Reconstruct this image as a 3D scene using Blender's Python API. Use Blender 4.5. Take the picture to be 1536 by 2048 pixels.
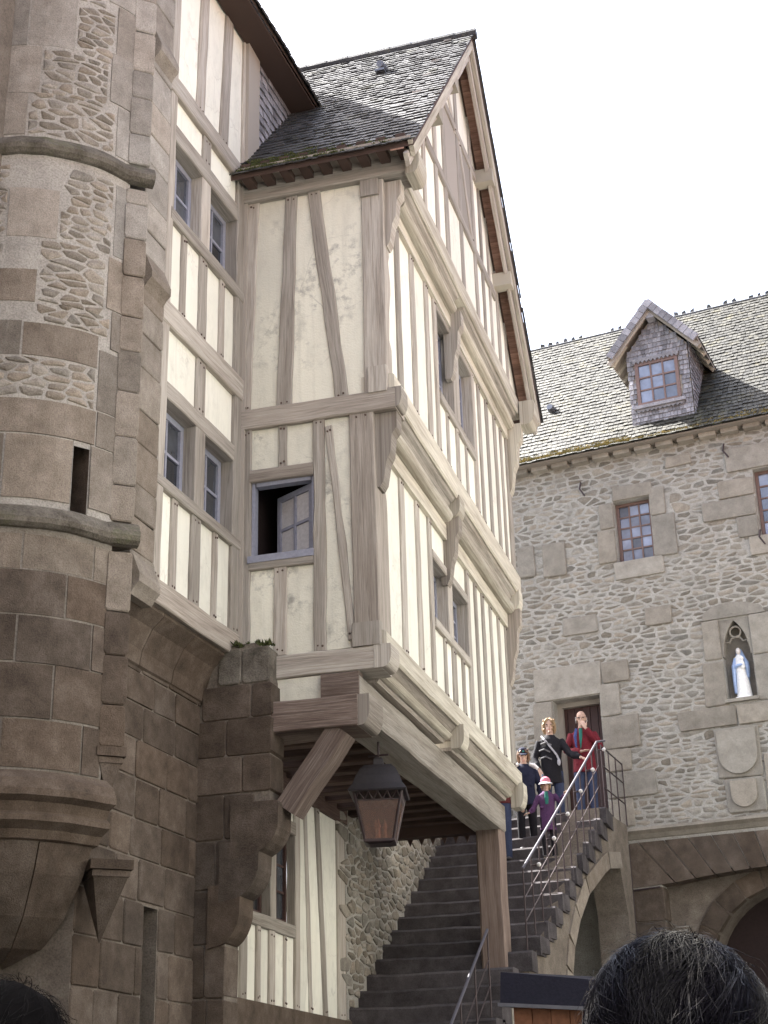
import bpy, math, random
from mathutils import Vector, Matrix, noise

# ------------------------------------------------------------------ camera, sky, sun, exposure
S = bpy.context.scene
for o in list(bpy.data.objects):
    bpy.data.objects.remove(o)
COL = S.collection
R_ = math.radians
CAM = Vector((0, 0, 1.55))
yaw, pitch, roll = R_(15.85), R_(22.8), R_(-1.49)
fw = Vector((-math.sin(yaw) * math.cos(pitch), math.cos(yaw) * math.cos(pitch), math.sin(pitch)))
rt = Vector((math.cos(yaw), math.sin(yaw), 0))
up = rt.cross(fw)
r2 = math.cos(roll) * rt + math.sin(roll) * up
u2 = -math.sin(roll) * rt + math.cos(roll) * up
cd = bpy.data.cameras.new('camera')
cam = bpy.data.objects.new('camera', cd)
COL.objects.link(cam)
cam.matrix_world = Matrix(((r2.x, u2.x, -fw.x, CAM.x), (r2.y, u2.y, -fw.y, CAM.y), (r2.z, u2.z, -fw.z, CAM.z), (0, 0, 0, 1)))
cd.sensor_fit = 'VERTICAL'
cd.sensor_height = 24
cd.lens = 24 * 3000 / 2048
cd.clip_start = 0.05
cd.clip_end = 3000
S.camera = cam

SUN = Vector((-.60, .218, .769)).normalized()
w = bpy.data.worlds.new('World')
S.world = w
w.use_nodes = True
nt = w.node_tree
nt.nodes.clear()
sky = nt.nodes.new('ShaderNodeTexSky')
sky.sky_type = 'NISHITA'
sky.sun_disc = False
sky.sun_elevation = math.asin(SUN.z)
sky.sun_rotation = math.atan2(SUN.x, SUN.y)
sky.air_density = 1.0
sky.dust_density = 4.0
sky.ozone_density = 1.0
hs = nt.nodes.new('ShaderNodeHueSaturation')
hs.inputs['Saturation'].default_value = .68
bg = nt.nodes.new('ShaderNodeBackground')
bg.inputs['Strength'].default_value = .085
wo = nt.nodes.new('ShaderNodeOutputWorld')
nt.links.new(sky.outputs[0], hs.inputs['Color'])
nt.links.new(hs.outputs[0], bg.inputs[0])
nt.links.new(bg.outputs[0], wo.inputs[0])
sl = bpy.data.lights.new('sun', 'SUN')
sl.energy = 4.4
sl.angle = R_(.53)
sl.color = (1, .975, .935)
so = bpy.data.objects.new('sun', sl)
COL.objects.link(so)
so.rotation_euler = SUN.to_track_quat('Z', 'Y').to_euler()
so.location = (-20, 20, 40)
S.view_settings.view_transform = 'Standard'
S.view_settings.look = 'None'
S.view_settings.gamma = 1
S.view_settings.exposure = 2.93
S.view_settings.use_curve_mapping = False
S.render.engine = 'CYCLES'
S.cycles.max_bounces = 6
S.cycles.diffuse_bounces = 4
S.cycles.use_denoising = True

rng = random.Random(11)
rnd = rng.random
def ru(a, b): return rng.uniform(a, b)

# ------------------------------------------------------------------ materials
def nodes(name):
    m = bpy.data.materials.new(name)
    m.use_nodes = True
    t = m.node_tree
    t.nodes.clear()
    out = t.nodes.new('ShaderNodeOutputMaterial')
    b = t.nodes.new('ShaderNodeBsdfPrincipled')
    t.links.new(b.outputs[0], out.inputs[0])
    return m, t, b
def nn(t, typ, **kw):
    n = t.nodes.new(typ)
    for k, v in kw.items(): setattr(n, k, v)
    return n
def noise_n(t, vec, scale, detail=5, rough=.6):
    n = nn(t, 'ShaderNodeTexNoise')
    n.inputs['Scale'].default_value = scale
    n.inputs['Detail'].default_value = detail
    n.inputs['Roughness'].default_value = rough
    t.links.new(vec, n.inputs['Vector'])
    return n.outputs[0]
def ramp(t, fac, stops):
    r = nn(t, 'ShaderNodeValToRGB')
    e = r.color_ramp.elements
    while len(e) < len(stops): e.new(.5)
    for i, (p, c) in enumerate(stops):
        e[i].position = p
        e[i].color = (*c, 1) if len(c) == 3 else c
    t.links.new(fac, r.inputs[0])
    return r.outputs[0]
def mix(t, fac, a, b, mode='MIX'):
    n = nn(t, 'ShaderNodeMix', data_type='RGBA', blend_type=mode)
    for sock, v in ((n.inputs[0], fac), (n.inputs[6], a), (n.inputs[7], b)):
        if isinstance(v, (int, float)): sock.default_value = v
        elif isinstance(v, tuple): sock.default_value = (*v, 1)
        else: t.links.new(v, sock)
    return n.outputs[2]
def math_n(t, op, a, b=None):
    n = nn(t, 'ShaderNodeMath', operation=op)
    for i, v in enumerate((a, b)):
        if v is None: continue
        if isinstance(v, (int, float)): n.inputs[i].default_value = v
        else: t.links.new(v, n.inputs[i])
    return n.outputs[0]
def bump(t, b, h, strength=.4, dist=.02):
    n = nn(t, 'ShaderNodeBump')
    n.inputs['Strength'].default_value = strength
    n.inputs['Distance'].default_value = dist
    t.links.new(h, n.inputs['Height'])
    t.links.new(n.outputs[0], b.inputs['Normal'])
def posv(t): return nn(t, 'ShaderNodeNewGeometry').outputs['Position']
def value_var(t, col, fac, lo, hi):
    """scale a colour by a 0..1 random number mapped to lo..hi"""
    mr = nn(t, 'ShaderNodeMapRange')
    mr.inputs[3].default_value = lo
    mr.inputs[4].default_value = hi
    t.links.new(fac, mr.inputs[0])
    h = nn(t, 'ShaderNodeHueSaturation')
    t.links.new(mr.outputs[0], h.inputs['Value'])
    t.links.new(col, h.inputs['Color'])
    return h.outputs[0]

def plain(name, c, rough=.6, spec=.4, metal=0, var=.12, scale=30, bs=.15):
    m, t, b = nodes(name)
    p = posv(t)
    n = noise_n(t, p, scale)
    lo = tuple(x * (1 - var) for x in c)
    hi = tuple(min(1, x * (1 + var)) for x in c)
    t.links.new(ramp(t, n, [(.3, lo), (.7, hi)]), b.inputs['Base Color'])
    b.inputs['Roughness'].default_value = rough
    b.inputs['Specular IOR Level'].default_value = spec
    b.inputs['Metallic'].default_value = metal
    if bs: bump(t, b, n, bs, .01)
    return m

def stone_mat(name, stops, scale=7, fine=90, rlo=.7, rhi=1.25, lichen=None, bs=.5, tint=None):
    m, t, b = nodes(name)
    p = posv(t)
    n1 = noise_n(t, p, scale, 6, .65)
    n2 = noise_n(t, p, fine, 3, .7)
    col = ramp(t, n1, stops)
    col = mix(t, .55, col, ramp(t, n2, [(.3, (.35, .33, .32)), (.55, (1, 1, 1)), (.75, (1.25, 1.22, 1.15))]), 'MULTIPLY')
    at = nn(t, 'ShaderNodeAttribute', attribute_name='rnd')
    col = value_var(t, col, at.outputs['Fac'], rlo, rhi)
    if tint:
        w2 = nn(t, 'ShaderNodeTexWhiteNoise', noise_dimensions='1D')
        t.links.new(at.outputs['Fac'], w2.inputs['W'])
        col = mix(t, math_n(t, 'MULTIPLY', w2.outputs['Value'], .55), col, mix(t, 1.0, col, tint, 'MULTIPLY'))
    if lichen:
        n3 = noise_n(t, p, 3.1, 8, .7)
        col = mix(t, ramp(t, n3, [(.55, (0, 0, 0)), (.68, (.7, .7, .7))]), col, lichen)
    t.links.new(col, b.inputs['Base Color'])
    b.inputs['Roughness'].default_value = .92
    b.inputs['Specular IOR Level'].default_value = .2
    hh = math_n(t, 'ADD', math_n(t, 'MULTIPLY', n1, .6), math_n(t, 'MULTIPLY', n2, .5))
    bump(t, b, hh, bs, .025)
    return m

def wood_mat(name, c_dark, c_mid, c_light, olo=.72, ohi=1.22, rough=.85):
    m, t, b = nodes(name)
    uv = nn(t, 'ShaderNodeUVMap')
    def mp(su, sv):
        k = nn(t, 'ShaderNodeMapping')
        k.inputs['Scale'].default_value = (su, sv, 1)
        t.links.new(uv.outputs[0], k.inputs['Vector'])
        return k.outputs[0]
    g = noise_n(t, mp(60, 2.2), 1, 6, .75)
    g2 = noise_n(t, mp(9, .7), 1, 4, .6)
    crack = noise_n(t, mp(16, .45), 1, 2, .5)
    col = ramp(t, g, [(.28, c_dark), (.5, c_mid), (.74, c_light)])
    col = mix(t, .7, col, ramp(t, g2, [(.3, (.6, .55, .52)), (.6, (1.1, 1.1, 1.1))]), 'MULTIPLY')
    cr = ramp(t, crack, [(.47, (1, 1, 1)), (.495, (.35, .33, .31)), (.505, (.35, .33, .31)), (.53, (1, 1, 1))])
    col = mix(t, .3, col, cr, 'MULTIPLY')
    oi = nn(t, 'ShaderNodeObjectInfo')
    col = value_var(t, col, oi.outputs['Random'], olo, ohi)
    t.links.new(col, b.inputs['Base Color'])
    b.inputs['Roughness'].default_value = rough
    b.inputs['Specular IOR Level'].default_value = .25
    bump(t, b, math_n(t, 'ADD', g, math_n(t, 'MULTIPLY', cr, .6)), .5, .008)
    return m

def plaster_mat(name, base, dirty, amount, streak=.35):
    m, t, b = nodes(name)
    p = posv(t)
    k = nn(t, 'ShaderNodeMapping')
    k.inputs['Scale'].default_value = (1, 1, .35)
    t.links.new(p, k.inputs['Vector'])
    n1 = noise_n(t, p, 1.7, 6, .6)
    n2 = noise_n(t, k.outputs[0], 9, 5, .65)
    n3 = noise_n(t, p, 55, 3, .6)
    n4 = noise_n(t, p, 6.5, 5, .7)
    col = ramp(t, n1, [(.3, tuple(x * .93 for x in base)), (.7, base)])
    col = mix(t, math_n(t, 'MULTIPLY', ramp(t, n2, [(.5, (0, 0, 0)), (.75, (1, 1, 1))]), streak), col, tuple(x * .72 for x in base))
    st = math_n(t, 'MULTIPLY', ramp(t, n4, [(.52, (0, 0, 0)), (.68, (1, 1, 1))]), ramp(t, n1, [(.42, (0, 0, 0)), (.6, (1, 1, 1))]))
    col = mix(t, math_n(t, 'MULTIPLY', st, amount), col, dirty)
    vo_ = nn(t, 'ShaderNodeTexVoronoi', feature='DISTANCE_TO_EDGE')
    vo_.inputs['Scale'].default_value = 1.6
    wv = mix(t, .12, p, nn(t, 'ShaderNodeTexNoise').outputs['Color'])
    t.links.new(wv, vo_.inputs['Vector'])
    ck = ramp(t, vo_.outputs['Distance'], [(.0, (1, 1, 1)), (.010, (0, 0, 0))])
    col = mix(t, math_n(t, 'MULTIPLY', math_n(t, 'MULTIPLY', ck, ramp(t, n1, [(.45, (0, 0, 0)), (.6, (1, 1, 1))])), .45), col, dirty)
    rs = nn(t, 'ShaderNodeMapping')
    rs.inputs['Scale'].default_value = (14, 14, .8)
    t.links.new(p, rs.inputs['Vector'])
    rn = noise_n(t, rs.outputs[0], 1, 4, .6)
    col = mix(t, math_n(t, 'MULTIPLY', ramp(t, rn, [(.55, (0, 0, 0)), (.75, (1, 1, 1))]), streak * .6), col, tuple(x * .62 for x in base))
    oi = nn(t, 'ShaderNodeObjectInfo')
    col = value_var(t, col, oi.outputs['Random'], .86, 1.03)
    t.links.new(col, b.inputs['Base Color'])
    b.inputs['Roughness'].default_value = .9
    b.inputs['Specular IOR Level'].default_value = .2
    bump(t, b, math_n(t, 'ADD', n3, math_n(t, 'MULTIPLY', n4, 1.5)), .22, .02)
    return m

def glass_mat(name, c, rough=.06):
    m, t, b = nodes(name)
    p = posv(t)
    n = noise_n(t, p, 5, 2)
    oi = nn(t, 'ShaderNodeObjectInfo')
    t.links.new(value_var(t, ramp(t, n, [(.3, tuple(x * .6 for x in c)), (.7, c)]), oi.outputs['Random'], .5, 2.2), b.inputs['Base Color'])
    b.inputs['Roughness'].default_value = rough
    b.inputs['Specular IOR Level'].default_value = .6
    bump(t, b, n, .06, .02)
    return m

MT = {}
MT['timber'] = wood_mat('weathered_oak', (.25, .23, .20), (.375, .347, .308), (.48, .45, .405))
MT['timber_pale'] = wood_mat('pale_oak', (.35, .325, .27), (.48, .45, .38), (.57, .54, .465))
MT['timber_brown'] = wood_mat('brown_oak', (.215, .188, .16), (.325, .292, .255), (.43, .393, .35))
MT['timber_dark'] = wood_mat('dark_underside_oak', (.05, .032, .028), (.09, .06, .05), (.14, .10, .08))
MT['timber_low'] = wood_mat('streaked_brown_oak', (.085, .062, .052), (.16, .122, .103), (.32, .275, .245))  # darker brown oak with pale streaks, for the low beams
MT['timber_post'] = wood_mat('red_brown_post', (.13, .095, .08), (.205, .155, .13), (.28, .225, .195))
MT['soffit'] = wood_mat('reddish_boards', (.20, .11, .08), (.34, .21, .16), (.42, .28, .22))
MT['plaster'] = plaster_mat('cream_plaster', (.80, .79, .70), (.42, .40, .36), .3, .55)
MT['plaster_w'] = plaster_mat('weathered_plaster', (.73, .712, .61), (.24, .235, .22), .8, .5)
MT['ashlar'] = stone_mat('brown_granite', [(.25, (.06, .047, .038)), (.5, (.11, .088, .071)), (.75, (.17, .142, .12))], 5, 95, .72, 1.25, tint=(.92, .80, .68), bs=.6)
MT['ashlar_g'] = stone_mat('grey_lightened_granite', [(.25, (.215, .20, .18)), (.5, (.315, .298, .272)), (.75, (.41, .39, .36))], 5, 95, .78, 1.18, tint=(1.0, .88, .78), bs=.6)  # grey granite, paled further to carry the brighter light high up
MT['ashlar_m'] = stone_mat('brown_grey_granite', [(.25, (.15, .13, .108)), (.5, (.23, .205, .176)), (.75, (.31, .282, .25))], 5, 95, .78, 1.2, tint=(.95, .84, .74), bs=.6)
MT['rubble'] = stone_mat('schist_rubble', [(.25, (.165, .156, .137)), (.5, (.245, .231, .203)), (.75, (.33, .312, .276))], 9, 80, .68, 1.28, tint=(1.0, .86, .72), bs=.7)
MT['rubble_g'] = stone_mat('tower_rubble', [(.25, (.18, .163, .142)), (.5, (.27, .25, .22)), (.75, (.36, .335, .30))], 9, 80, .7, 1.25, tint=(1.0, .86, .72), bs=.7)
MT['mortar_m'] = stone_mat('tower_mortar', [(.25, (.27, .253, .23)), (.5, (.36, .34, .31)), (.75, (.44, .42, .385))], 4, 60, 1, 1, bs=.5)
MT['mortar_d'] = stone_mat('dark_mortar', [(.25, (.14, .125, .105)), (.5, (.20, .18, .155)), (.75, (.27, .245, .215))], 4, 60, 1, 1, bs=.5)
MT['dressed'] = stone_mat('grey_granite', [(.25, (.20, .186, .162)), (.5, (.27, .252, .221)), (.75, (.34, .32, .283))], 5, 110, .85, 1.15, tint=(1.0, .92, .84), bs=.35)
MT['mortar'] = stone_mat('lime_mortar', [(.25, (.255, .242, .216)), (.5, (.34, .326, .295)), (.75, (.42, .405, .37))], 4, 60, 1, 1, bs=.5)
MT['mortar_br'] = stone_mat('brown_mortar', [(.25, (.10, .085, .07)), (.5, (.165, .14, .117)), (.75, (.23, .205, .175))], 4, 60, 1, 1, bs=.5)
MT['step'] = stone_mat('worn_steps', [(.25, (.04, .035, .037)), (.5, (.072, .064, .067)), (.75, (.115, .105, .108))], 5, 90, .85, 1.15, bs=.4)
MT['mossy'] = stone_mat('mossy_stone', [(.25, (.07, .062, .05)), (.5, (.15, .134, .112)), (.75, (.23, .21, .18))], 6, 60, .9, 1.1, lichen=(.13, .135, .075), bs=.8)
MT['shingle'] = stone_mat('grey_shingle', [(.25, (.029, .0285, .030)), (.5, (.057, .056, .058)), (.75, (.098, .096, .098))], 6, 70, .7, 1.35, lichen=(.10, .10, .07), bs=.5)
MT['shingle_w'] = stone_mat('lichened_shingle', [(.25, (.016, .0153, .0128)), (.5, (.034, .0325, .0265)), (.75, (.068, .064, .050))], 5, 60, .6, 1.5, lichen=(.11, .095, .045), bs=.5)
MT['slate'] = stone_mat('slate_cladding', [(.25, (.19, .185, .20)), (.5, (.28, .272, .295)), (.75, (.35, .345, .37))], 6, 60, .65, 1.3, bs=.4)
for k in ('shingle', 'shingle_w'):
    b = MT[k].node_tree.nodes['Principled BSDF']
    b.inputs['Roughness'].default_value = .6
    b.inputs['Specular IOR Level'].default_value = .3
MT['blue'] = plain('blue_grey_paint', (.25, .26, .32), .5)
MT['redwood'] = plain('red_brown_paint', (.165, .105, .09), .55)
MT['door'] = plain('dark_red_door', (.055, .026, .022), .6)
MT['soffit_roof'] = stone_mat('brown_tiles', [(.25, (.10, .055, .04)), (.5, (.17, .09, .065)), (.75, (.23, .13, .09))], 6, 40, .8, 1.2)
MT['court'] = stone_mat('courtyard_stone', [(.25, (.37, .365, .34)), (.5, (.47, .465, .435)), (.75, (.55, .545, .51))], 4, 40, .9, 1.1)  # pale, for more sun bounce off the unseen side building
MT['court_d'] = stone_mat('courtyard_dark_stone', [(.25, (.11, .105, .10)), (.5, (.17, .163, .155)), (.75, (.23, .22, .21))], 4, 40, .9, 1.1)  # dark, so the unseen building opposite bounces little light
MT['kiosk_wood'] = plain('orange_brown_board', (.17, .075, .04), .6, .3, 0, .25, 25)
MT['glass'] = glass_mat('dark_glass', (.045, .05, .06))
MT['glass_blue'] = glass_mat('sky_tinted_glass', (.16, .18, .25))  # blue-grey base colour stands in for reflected sky
MT['glass_blue'].node_tree.nodes['Principled BSDF'].inputs['Specular IOR Level'].default_value = 1.0
MT['curtain'] = plain('pale_curtain_glass', (.50, .49, .50), .35, .5)
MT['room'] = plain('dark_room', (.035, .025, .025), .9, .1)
MT['iron'] = plain('dark_iron', (.045, .03, .032), .5, .5, .3)
MT['rail'] = plain('worn_handrail', (.07, .065, .08), .5, .35, .0)
MT['knob'] = plain('pale_knob', (.55, .53, .52), .35, .5)
MT['lead'] = plain('lead_sheet', (.16, .165, .19), .45, .5, .5)
MT['lantern_metal'] = plain('lantern_metal', (.055, .05, .055), .42, .5, .4)
MT['amber'] = plain('amber_glass', (.62, .38, .29), .06, .5)
MT['moss'] = stone_mat('moss', [(.25, (.13, .12, .045)), (.5, (.25, .21, .085)), (.75, (.38, .29, .13))], 8, 60, .6, 1.4)
MT['moss_g'] = stone_mat('green_moss', [(.25, (.05, .065, .025)), (.5, (.09, .105, .04)), (.75, (.15, .15, .07))], 8, 60, .6, 1.4)
MT['cobble'] = stone_mat('courtyard_paving', [(.25, (.06, .057, .054)), (.5, (.10, .096, .09)), (.75, (.14, .135, .125))], 5, 40, 1, 1)
MT['statue_w'] = plain('white_stone_paint', (.80, .79, .78), .5)
MT['statue_b'] = plain('pale_blue_paint', (.30, .40, .62), .5)
MT['skin'] = plain('skin', (.44, .29, .225), .5, .3, 0, .06)
MT['skin_statue'] = plain('statue_skin', (.76, .70, .66), .5)

# ------------------------------------------------------------------ mesh helpers
POS = {}
def wpos(o): return POS.get(o.name, Vector((0, 0, 0))) if o else Vector((0, 0, 0))
def add(name, V, F, mat, parent=None, smooth=False, uv=None, rv=None, kind=None, origin=None):
    """one mesh object from world-space vertices; its origin sits at its middle"""
    V = [Vector(v) for v in V]
    if origin is None:
        lo = [min(v[i] for v in V) for i in range(3)]
        hi = [max(v[i] for v in V) for i in range(3)]
        c = Vector([(a + b) / 2 for a, b in zip(lo, hi)])
    else: c = Vector(origin)
    me = bpy.data.meshes.new(name)
    me.from_pydata([v - c for v in V], [], F)
    if uv is not None:
        l = me.uv_layers.new(name='UVMap')
        flat = [x for f in uv for p in f for x in p]
        l.data.foreach_set('uv', flat)
    a = me.attributes.new('rnd', 'FLOAT', 'FACE')
    if rv is None: a.data.foreach_set('value', [rnd()] * len(me.polygons))
    else: a.data.foreach_set('value', rv)
    if smooth: me.polygons.foreach_set('use_smooth', [True] * len(me.polygons))
    me.materials.append(MT[mat] if isinstance(mat, str) else mat)
    me.update()
    o = bpy.data.objects.new(name, me)
    COL.objects.link(o)
    POS[o.name] = c
    if parent: o.parent = parent
    o.location = c - wpos(parent)
    if kind: o['kind'] = kind
    return o
def thing(name, loc, label, cat, group=None):
    o = bpy.data.objects.new(name, None)
    COL.objects.link(o)
    o.empty_display_size = .2
    o.location = loc
    POS[o.name] = Vector(loc)
    return tag(o, label, cat, group)
def tag(o, label, cat, group=None):
    o['label'] = label
    o['category'] = cat
    if group: o['group'] = group
    return o
class Fr:
    """flat wall frame: u along the wall, z up, d outwards"""
    def __init__(s, o, U):
        s.o = Vector(o); s.U = Vector(U).normalized(); s.N = s.U.cross(Vector((0, 0, 1)))
    def __call__(s, u, z, d=0): return s.o + s.U * u + s.N * d + Vector((0, 0, z))
class Cyl:
    """round wall frame: u is the arc length"""
    def __init__(s, c, R, phi0): s.c = Vector(c); s.R = R; s.p = phi0
    def __call__(s, u, z, d=0):
        a = s.p + u / s.R
        return s.c + Vector((math.cos(a) * (s.R + d), math.sin(a) * (s.R + d), z))
BOXF = [(0, 3, 2, 1), (4, 5, 6, 7), (0, 1, 5, 4), (1, 2, 6, 5), (2, 3, 7, 6), (3, 0, 4, 7)]
def boxv(fr, u0, u1, z0, z1, d0, d1):
    return [fr(u0, z0, d0), fr(u1, z0, d0), fr(u1, z0, d1), fr(u0, z0, d1), fr(u0, z1, d0), fr(u1, z1, d0), fr(u1, z1, d1), fr(u0, z1, d1)]
def fbox(name, fr, u0, u1, z0, z1, d0, d1, mat, parent=None, **k):
    return add(name, boxv(fr, u0, u1, z0, z1, d0, d1), BOXF, mat, parent, **k)
class MB:
    """collects several solids into one mesh"""
    def __init__(s): s.V = []; s.F = []; s.R = []
    def put(s, V, F, r=None):
        b = len(s.V); s.V += list(V); s.F += [tuple(i + b for i in f) for f in F]
        s.R += [rnd() if r is None else r] * len(F)
    def box(s, fr, *a, r=None): s.put(boxv(fr, *a), BOXF, r)
    def build(s, name, mat, parent=None, **k): return add(name, s.V, s.F, mat, parent, rv=s.R, **k)
XY = Fr((0, 0, 0), (1, 0, 0))          # u = x, d = -y
def bx(x0, x1, y0, y1, z0, z1): return (x0, x1, z0, z1, -y1, -y0)

def timber(name, fr, p0, p1, w0, d0, d1, mat, parent, w1=None, wob=.006, ch=.009):
    """hewn timber lying in a wall frame from p0 to p1 (u,z)"""
    if w1 is None: w1 = w0
    du, dz = p1[0] - p0[0], p1[1] - p0[1]
    L = math.hypot(du, dz); du /= L; dz /= L
    pu, pz = dz, -du
    n = max(2, int(L / .28))
    V = []; F = []; UV = []
    uo, vo = ru(0, 50), ru(0, 50)
    dd = ru(-.004, .004)
    for i in range(n + 1):
        t = i / n
        w = (w0 + (w1 - w0) * t) / 2
        e = 0 if i in (0, n) else 1
        a = -w + ru(-wob, wob) * e; b = w + ru(-wob, wob) * e
        f = d1 + dd + ru(-wob, wob) * .4 * e
        cu, cz = p0[0] + du * L * t, p0[1] + dz * L * t
        for s, d in ((a, d0), (a, f - ch), (a + ch, f), (b - ch, f), (b, f - ch), (b, d0)):
            V.append(fr(cu + pu * s, cz + pz * s, d))
    per = [0, abs(d1 - d0), abs(d1 - d0) + ch, abs(d1 - d0) + ch + w0, abs(d1 - d0) + 2 * ch + w0, 2 * abs(d1 - d0) + w0, 2 * abs(d1 - d0) + 2 * w0]
    for i in range(n):
        for k in range(6):
            k2 = (k + 1) % 6
            F.append((i * 6 + k, i * 6 + k2, i * 6 + 6 + k2, i * 6 + 6 + k))
            v0, v1 = vo + L * i / n, vo + L * (i + 1) / n
            UV.append([(uo + per[k], v0), (uo + per[k + 1], v0), (uo + per[k + 1], v1), (uo + per[k], v1)])
    F.append(tuple(range(5, -1, -1))); UV.append([(uo + x * .05, vo + x * .07) for x in range(6)])
    F.append(tuple(n * 6 + i for i in range(6))); UV.append([(uo + x * .05, vo + x * .07) for x in range(6)])
    if name in ('stud', 'brace', 'corner_post') and parent:
        for t in (.05 / L, 1 - .05 / L):
            for q in (-.18, .2): peg(fr, p0[0] + du * L * t + pu * q * w0, p0[1] + dz * L * t + pz * q * w0 + ru(-.01, .01), d1, parent)
    return add(name, V, F, mat, parent, uv=UV)
PEGS = {}
def pegs_done():
    for par, (mb, po) in PEGS.items(): mb.build('pegs', 'timber_dark', po, kind='stuff')
def peg(fr, u, z, d, parent):
    mb, _ = PEGS.setdefault(parent.name, (MB(), parent))
    r = ru(.009, .013)
    V = [fr(u + r * math.cos(k * math.pi / 3), z + r * math.sin(k * math.pi / 3), d + .006) for k in range(6)] + [fr(u + r * math.cos(k * math.pi / 3), z + r * math.sin(k * math.pi / 3), d - .01) for k in range(6)]
    mb.put(V, [tuple(range(6))] + [(k, 6 + k, 6 + (k + 1) % 6, (k + 1) % 6) for k in range(6)])
def extrude(name, fr, prof, u0, u1, mat, parent, wob=.004, step=.5, ends=True):
    """a moulded profile of (d,z) points run along the wall frame"""
    n = max(1, int((u1 - u0) / step)); m = len(prof)
    V = []; F = []; UV = []
    uo, vo = ru(0, 50), ru(0, 50)
    per = [0]
    for k in range(m):
        a, b = prof[k], prof[(k + 1) % m]
        per.append(per[-1] + math.hypot(b[0] - a[0], b[1] - a[1]))
    for i in range(n + 1):
        e = 0 if i in (0, n) else 1
        oz, od = ru(-wob, wob) * e, ru(-wob, wob) * e * .5
        for d, z in prof: V.append(fr(u0 + (u1 - u0) * i / n, z + oz, d + od))
    for i in range(n):
        for k in range(m):
            k2 = (k + 1) % m
            F.append((i * m + k, i * m + k2, i * m + m + k2, i * m + m + k))
            v0, v1 = vo + (u1 - u0) * i / n, vo + (u1 - u0) * (i + 1) / n
            UV.append([(uo + per[k], v0), (uo + per[k + 1], v0), (uo + per[k + 1], v1), (uo + per[k], v1)])
    if ends:
        F.append(tuple(range(m))); UV.append([(uo + p[0], vo + p[1] * .2) for p in prof])
        F.append(tuple(n * m + i for i in range(m))); UV.append([(uo + p[0], vo + p[1] * .2) for p in prof])
    return add(name, V, F, mat, parent, uv=UV)
def cross(name, fr, outline, d0, d1, mat, parent, kind=None):
    """an outline in (u,z) given thickness between depths d0 and d1"""
    m = len(outline)
    V = [fr(u, z, d0) for u, z in outline] + [fr(u, z, d1) for u, z in outline]
    F = [tuple(range(m - 1, -1, -1)), tuple(range(m, 2 * m))]
    UV = [[(u, z) for u, z in reversed(outline)], [(u, z) for u, z in outline]]
    for k in range(m):
        k2 = (k + 1) % m
        F.append((k, k2, m + k2, m + k))
        UV.append([(0, k * .1), (0, k * .1 + .1), (abs(d1 - d0), k * .1 + .1), (abs(d1 - d0), k * .1)])
    return add(name, V, F, mat, parent, uv=UV, kind=kind)
def panel(fr, u0, u1, z0, z1, mat, parent, d=-.022, name='plaster_panel'):
    """one infill panel, slightly cushioned between the timbers"""
    nu, nz = max(2, int((u1 - u0) / .15)), max(2, int((z1 - z0) / .3))
    V = []; F = []
    for j in range(nz + 1):
        for i in range(nu + 1):
            u = u0 + (u1 - u0) * i / nu; z = z0 + (z1 - z0) * j / nz
            e = 0 if i in (0, nu) or j in (0, nz) else 1
            V.append(fr(u, z, d + e * ru(-.002, .006) - (0 if e else .004)))
    for j in range(nz):
        for i in range(nu):
            a = j * (nu + 1) + i
            F.append((a, a + 1, a + nu + 2, a + nu + 1))
    b = len(V)
    V += [fr(u0, z0, d - .05), fr(u1, z0, d - .05), fr(u1, z1, d - .05), fr(u0, z1, d - .05)]
    F.append((b, b + 3, b + 2, b + 1))
    bot = list(range(nu + 1)); top = [nz * (nu + 1) + i for i in range(nu + 1)]
    F.append(tuple(bot[::-1]) + (b, b + 1)); F.append(tuple(top) + (b + 2, b + 3))
    lf = [j * (nu + 1) for j in range(nz + 1)]; rg = [j * (nu + 1) + nu for j in range(nz + 1)]
    F.append(tuple(lf) + (b + 3, b)); F.append(tuple(rg[::-1]) + (b + 1, b + 2))
    return add(name, V, F, mat, parent, smooth=False)
def stud_row(fr, studs, u0, u1, z0, z1, mat, pm, parent, d0=-.10, d1=.0, name='stud'):
    """vertical studs (u_left_bottom, u_right_bottom[, u_left_top, u_right_top]) and the panels between them"""
    prev = u0
    for s in studs:
        a, b = s[0], s[1]
        c, e = (s[2], s[3]) if len(s) > 2 else (a, b)
        timber(name, fr, ((a + b) / 2, z0 - .005), ((c + e) / 2, z1 + .005), b - a, d0, d1, mat, parent, w1=e - c)
        if min(a, c) - prev > .03: panel(fr, prev - .015, max(a, c) + .025, z0 - .02, z1 + .02, pm, parent)
        prev = min(b, e)
    if u1 - prev > .03: panel(fr, prev - .025 if studs else prev - .015, u1 + .015, z0 - .02, z1 + .02, pm, parent)

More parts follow.
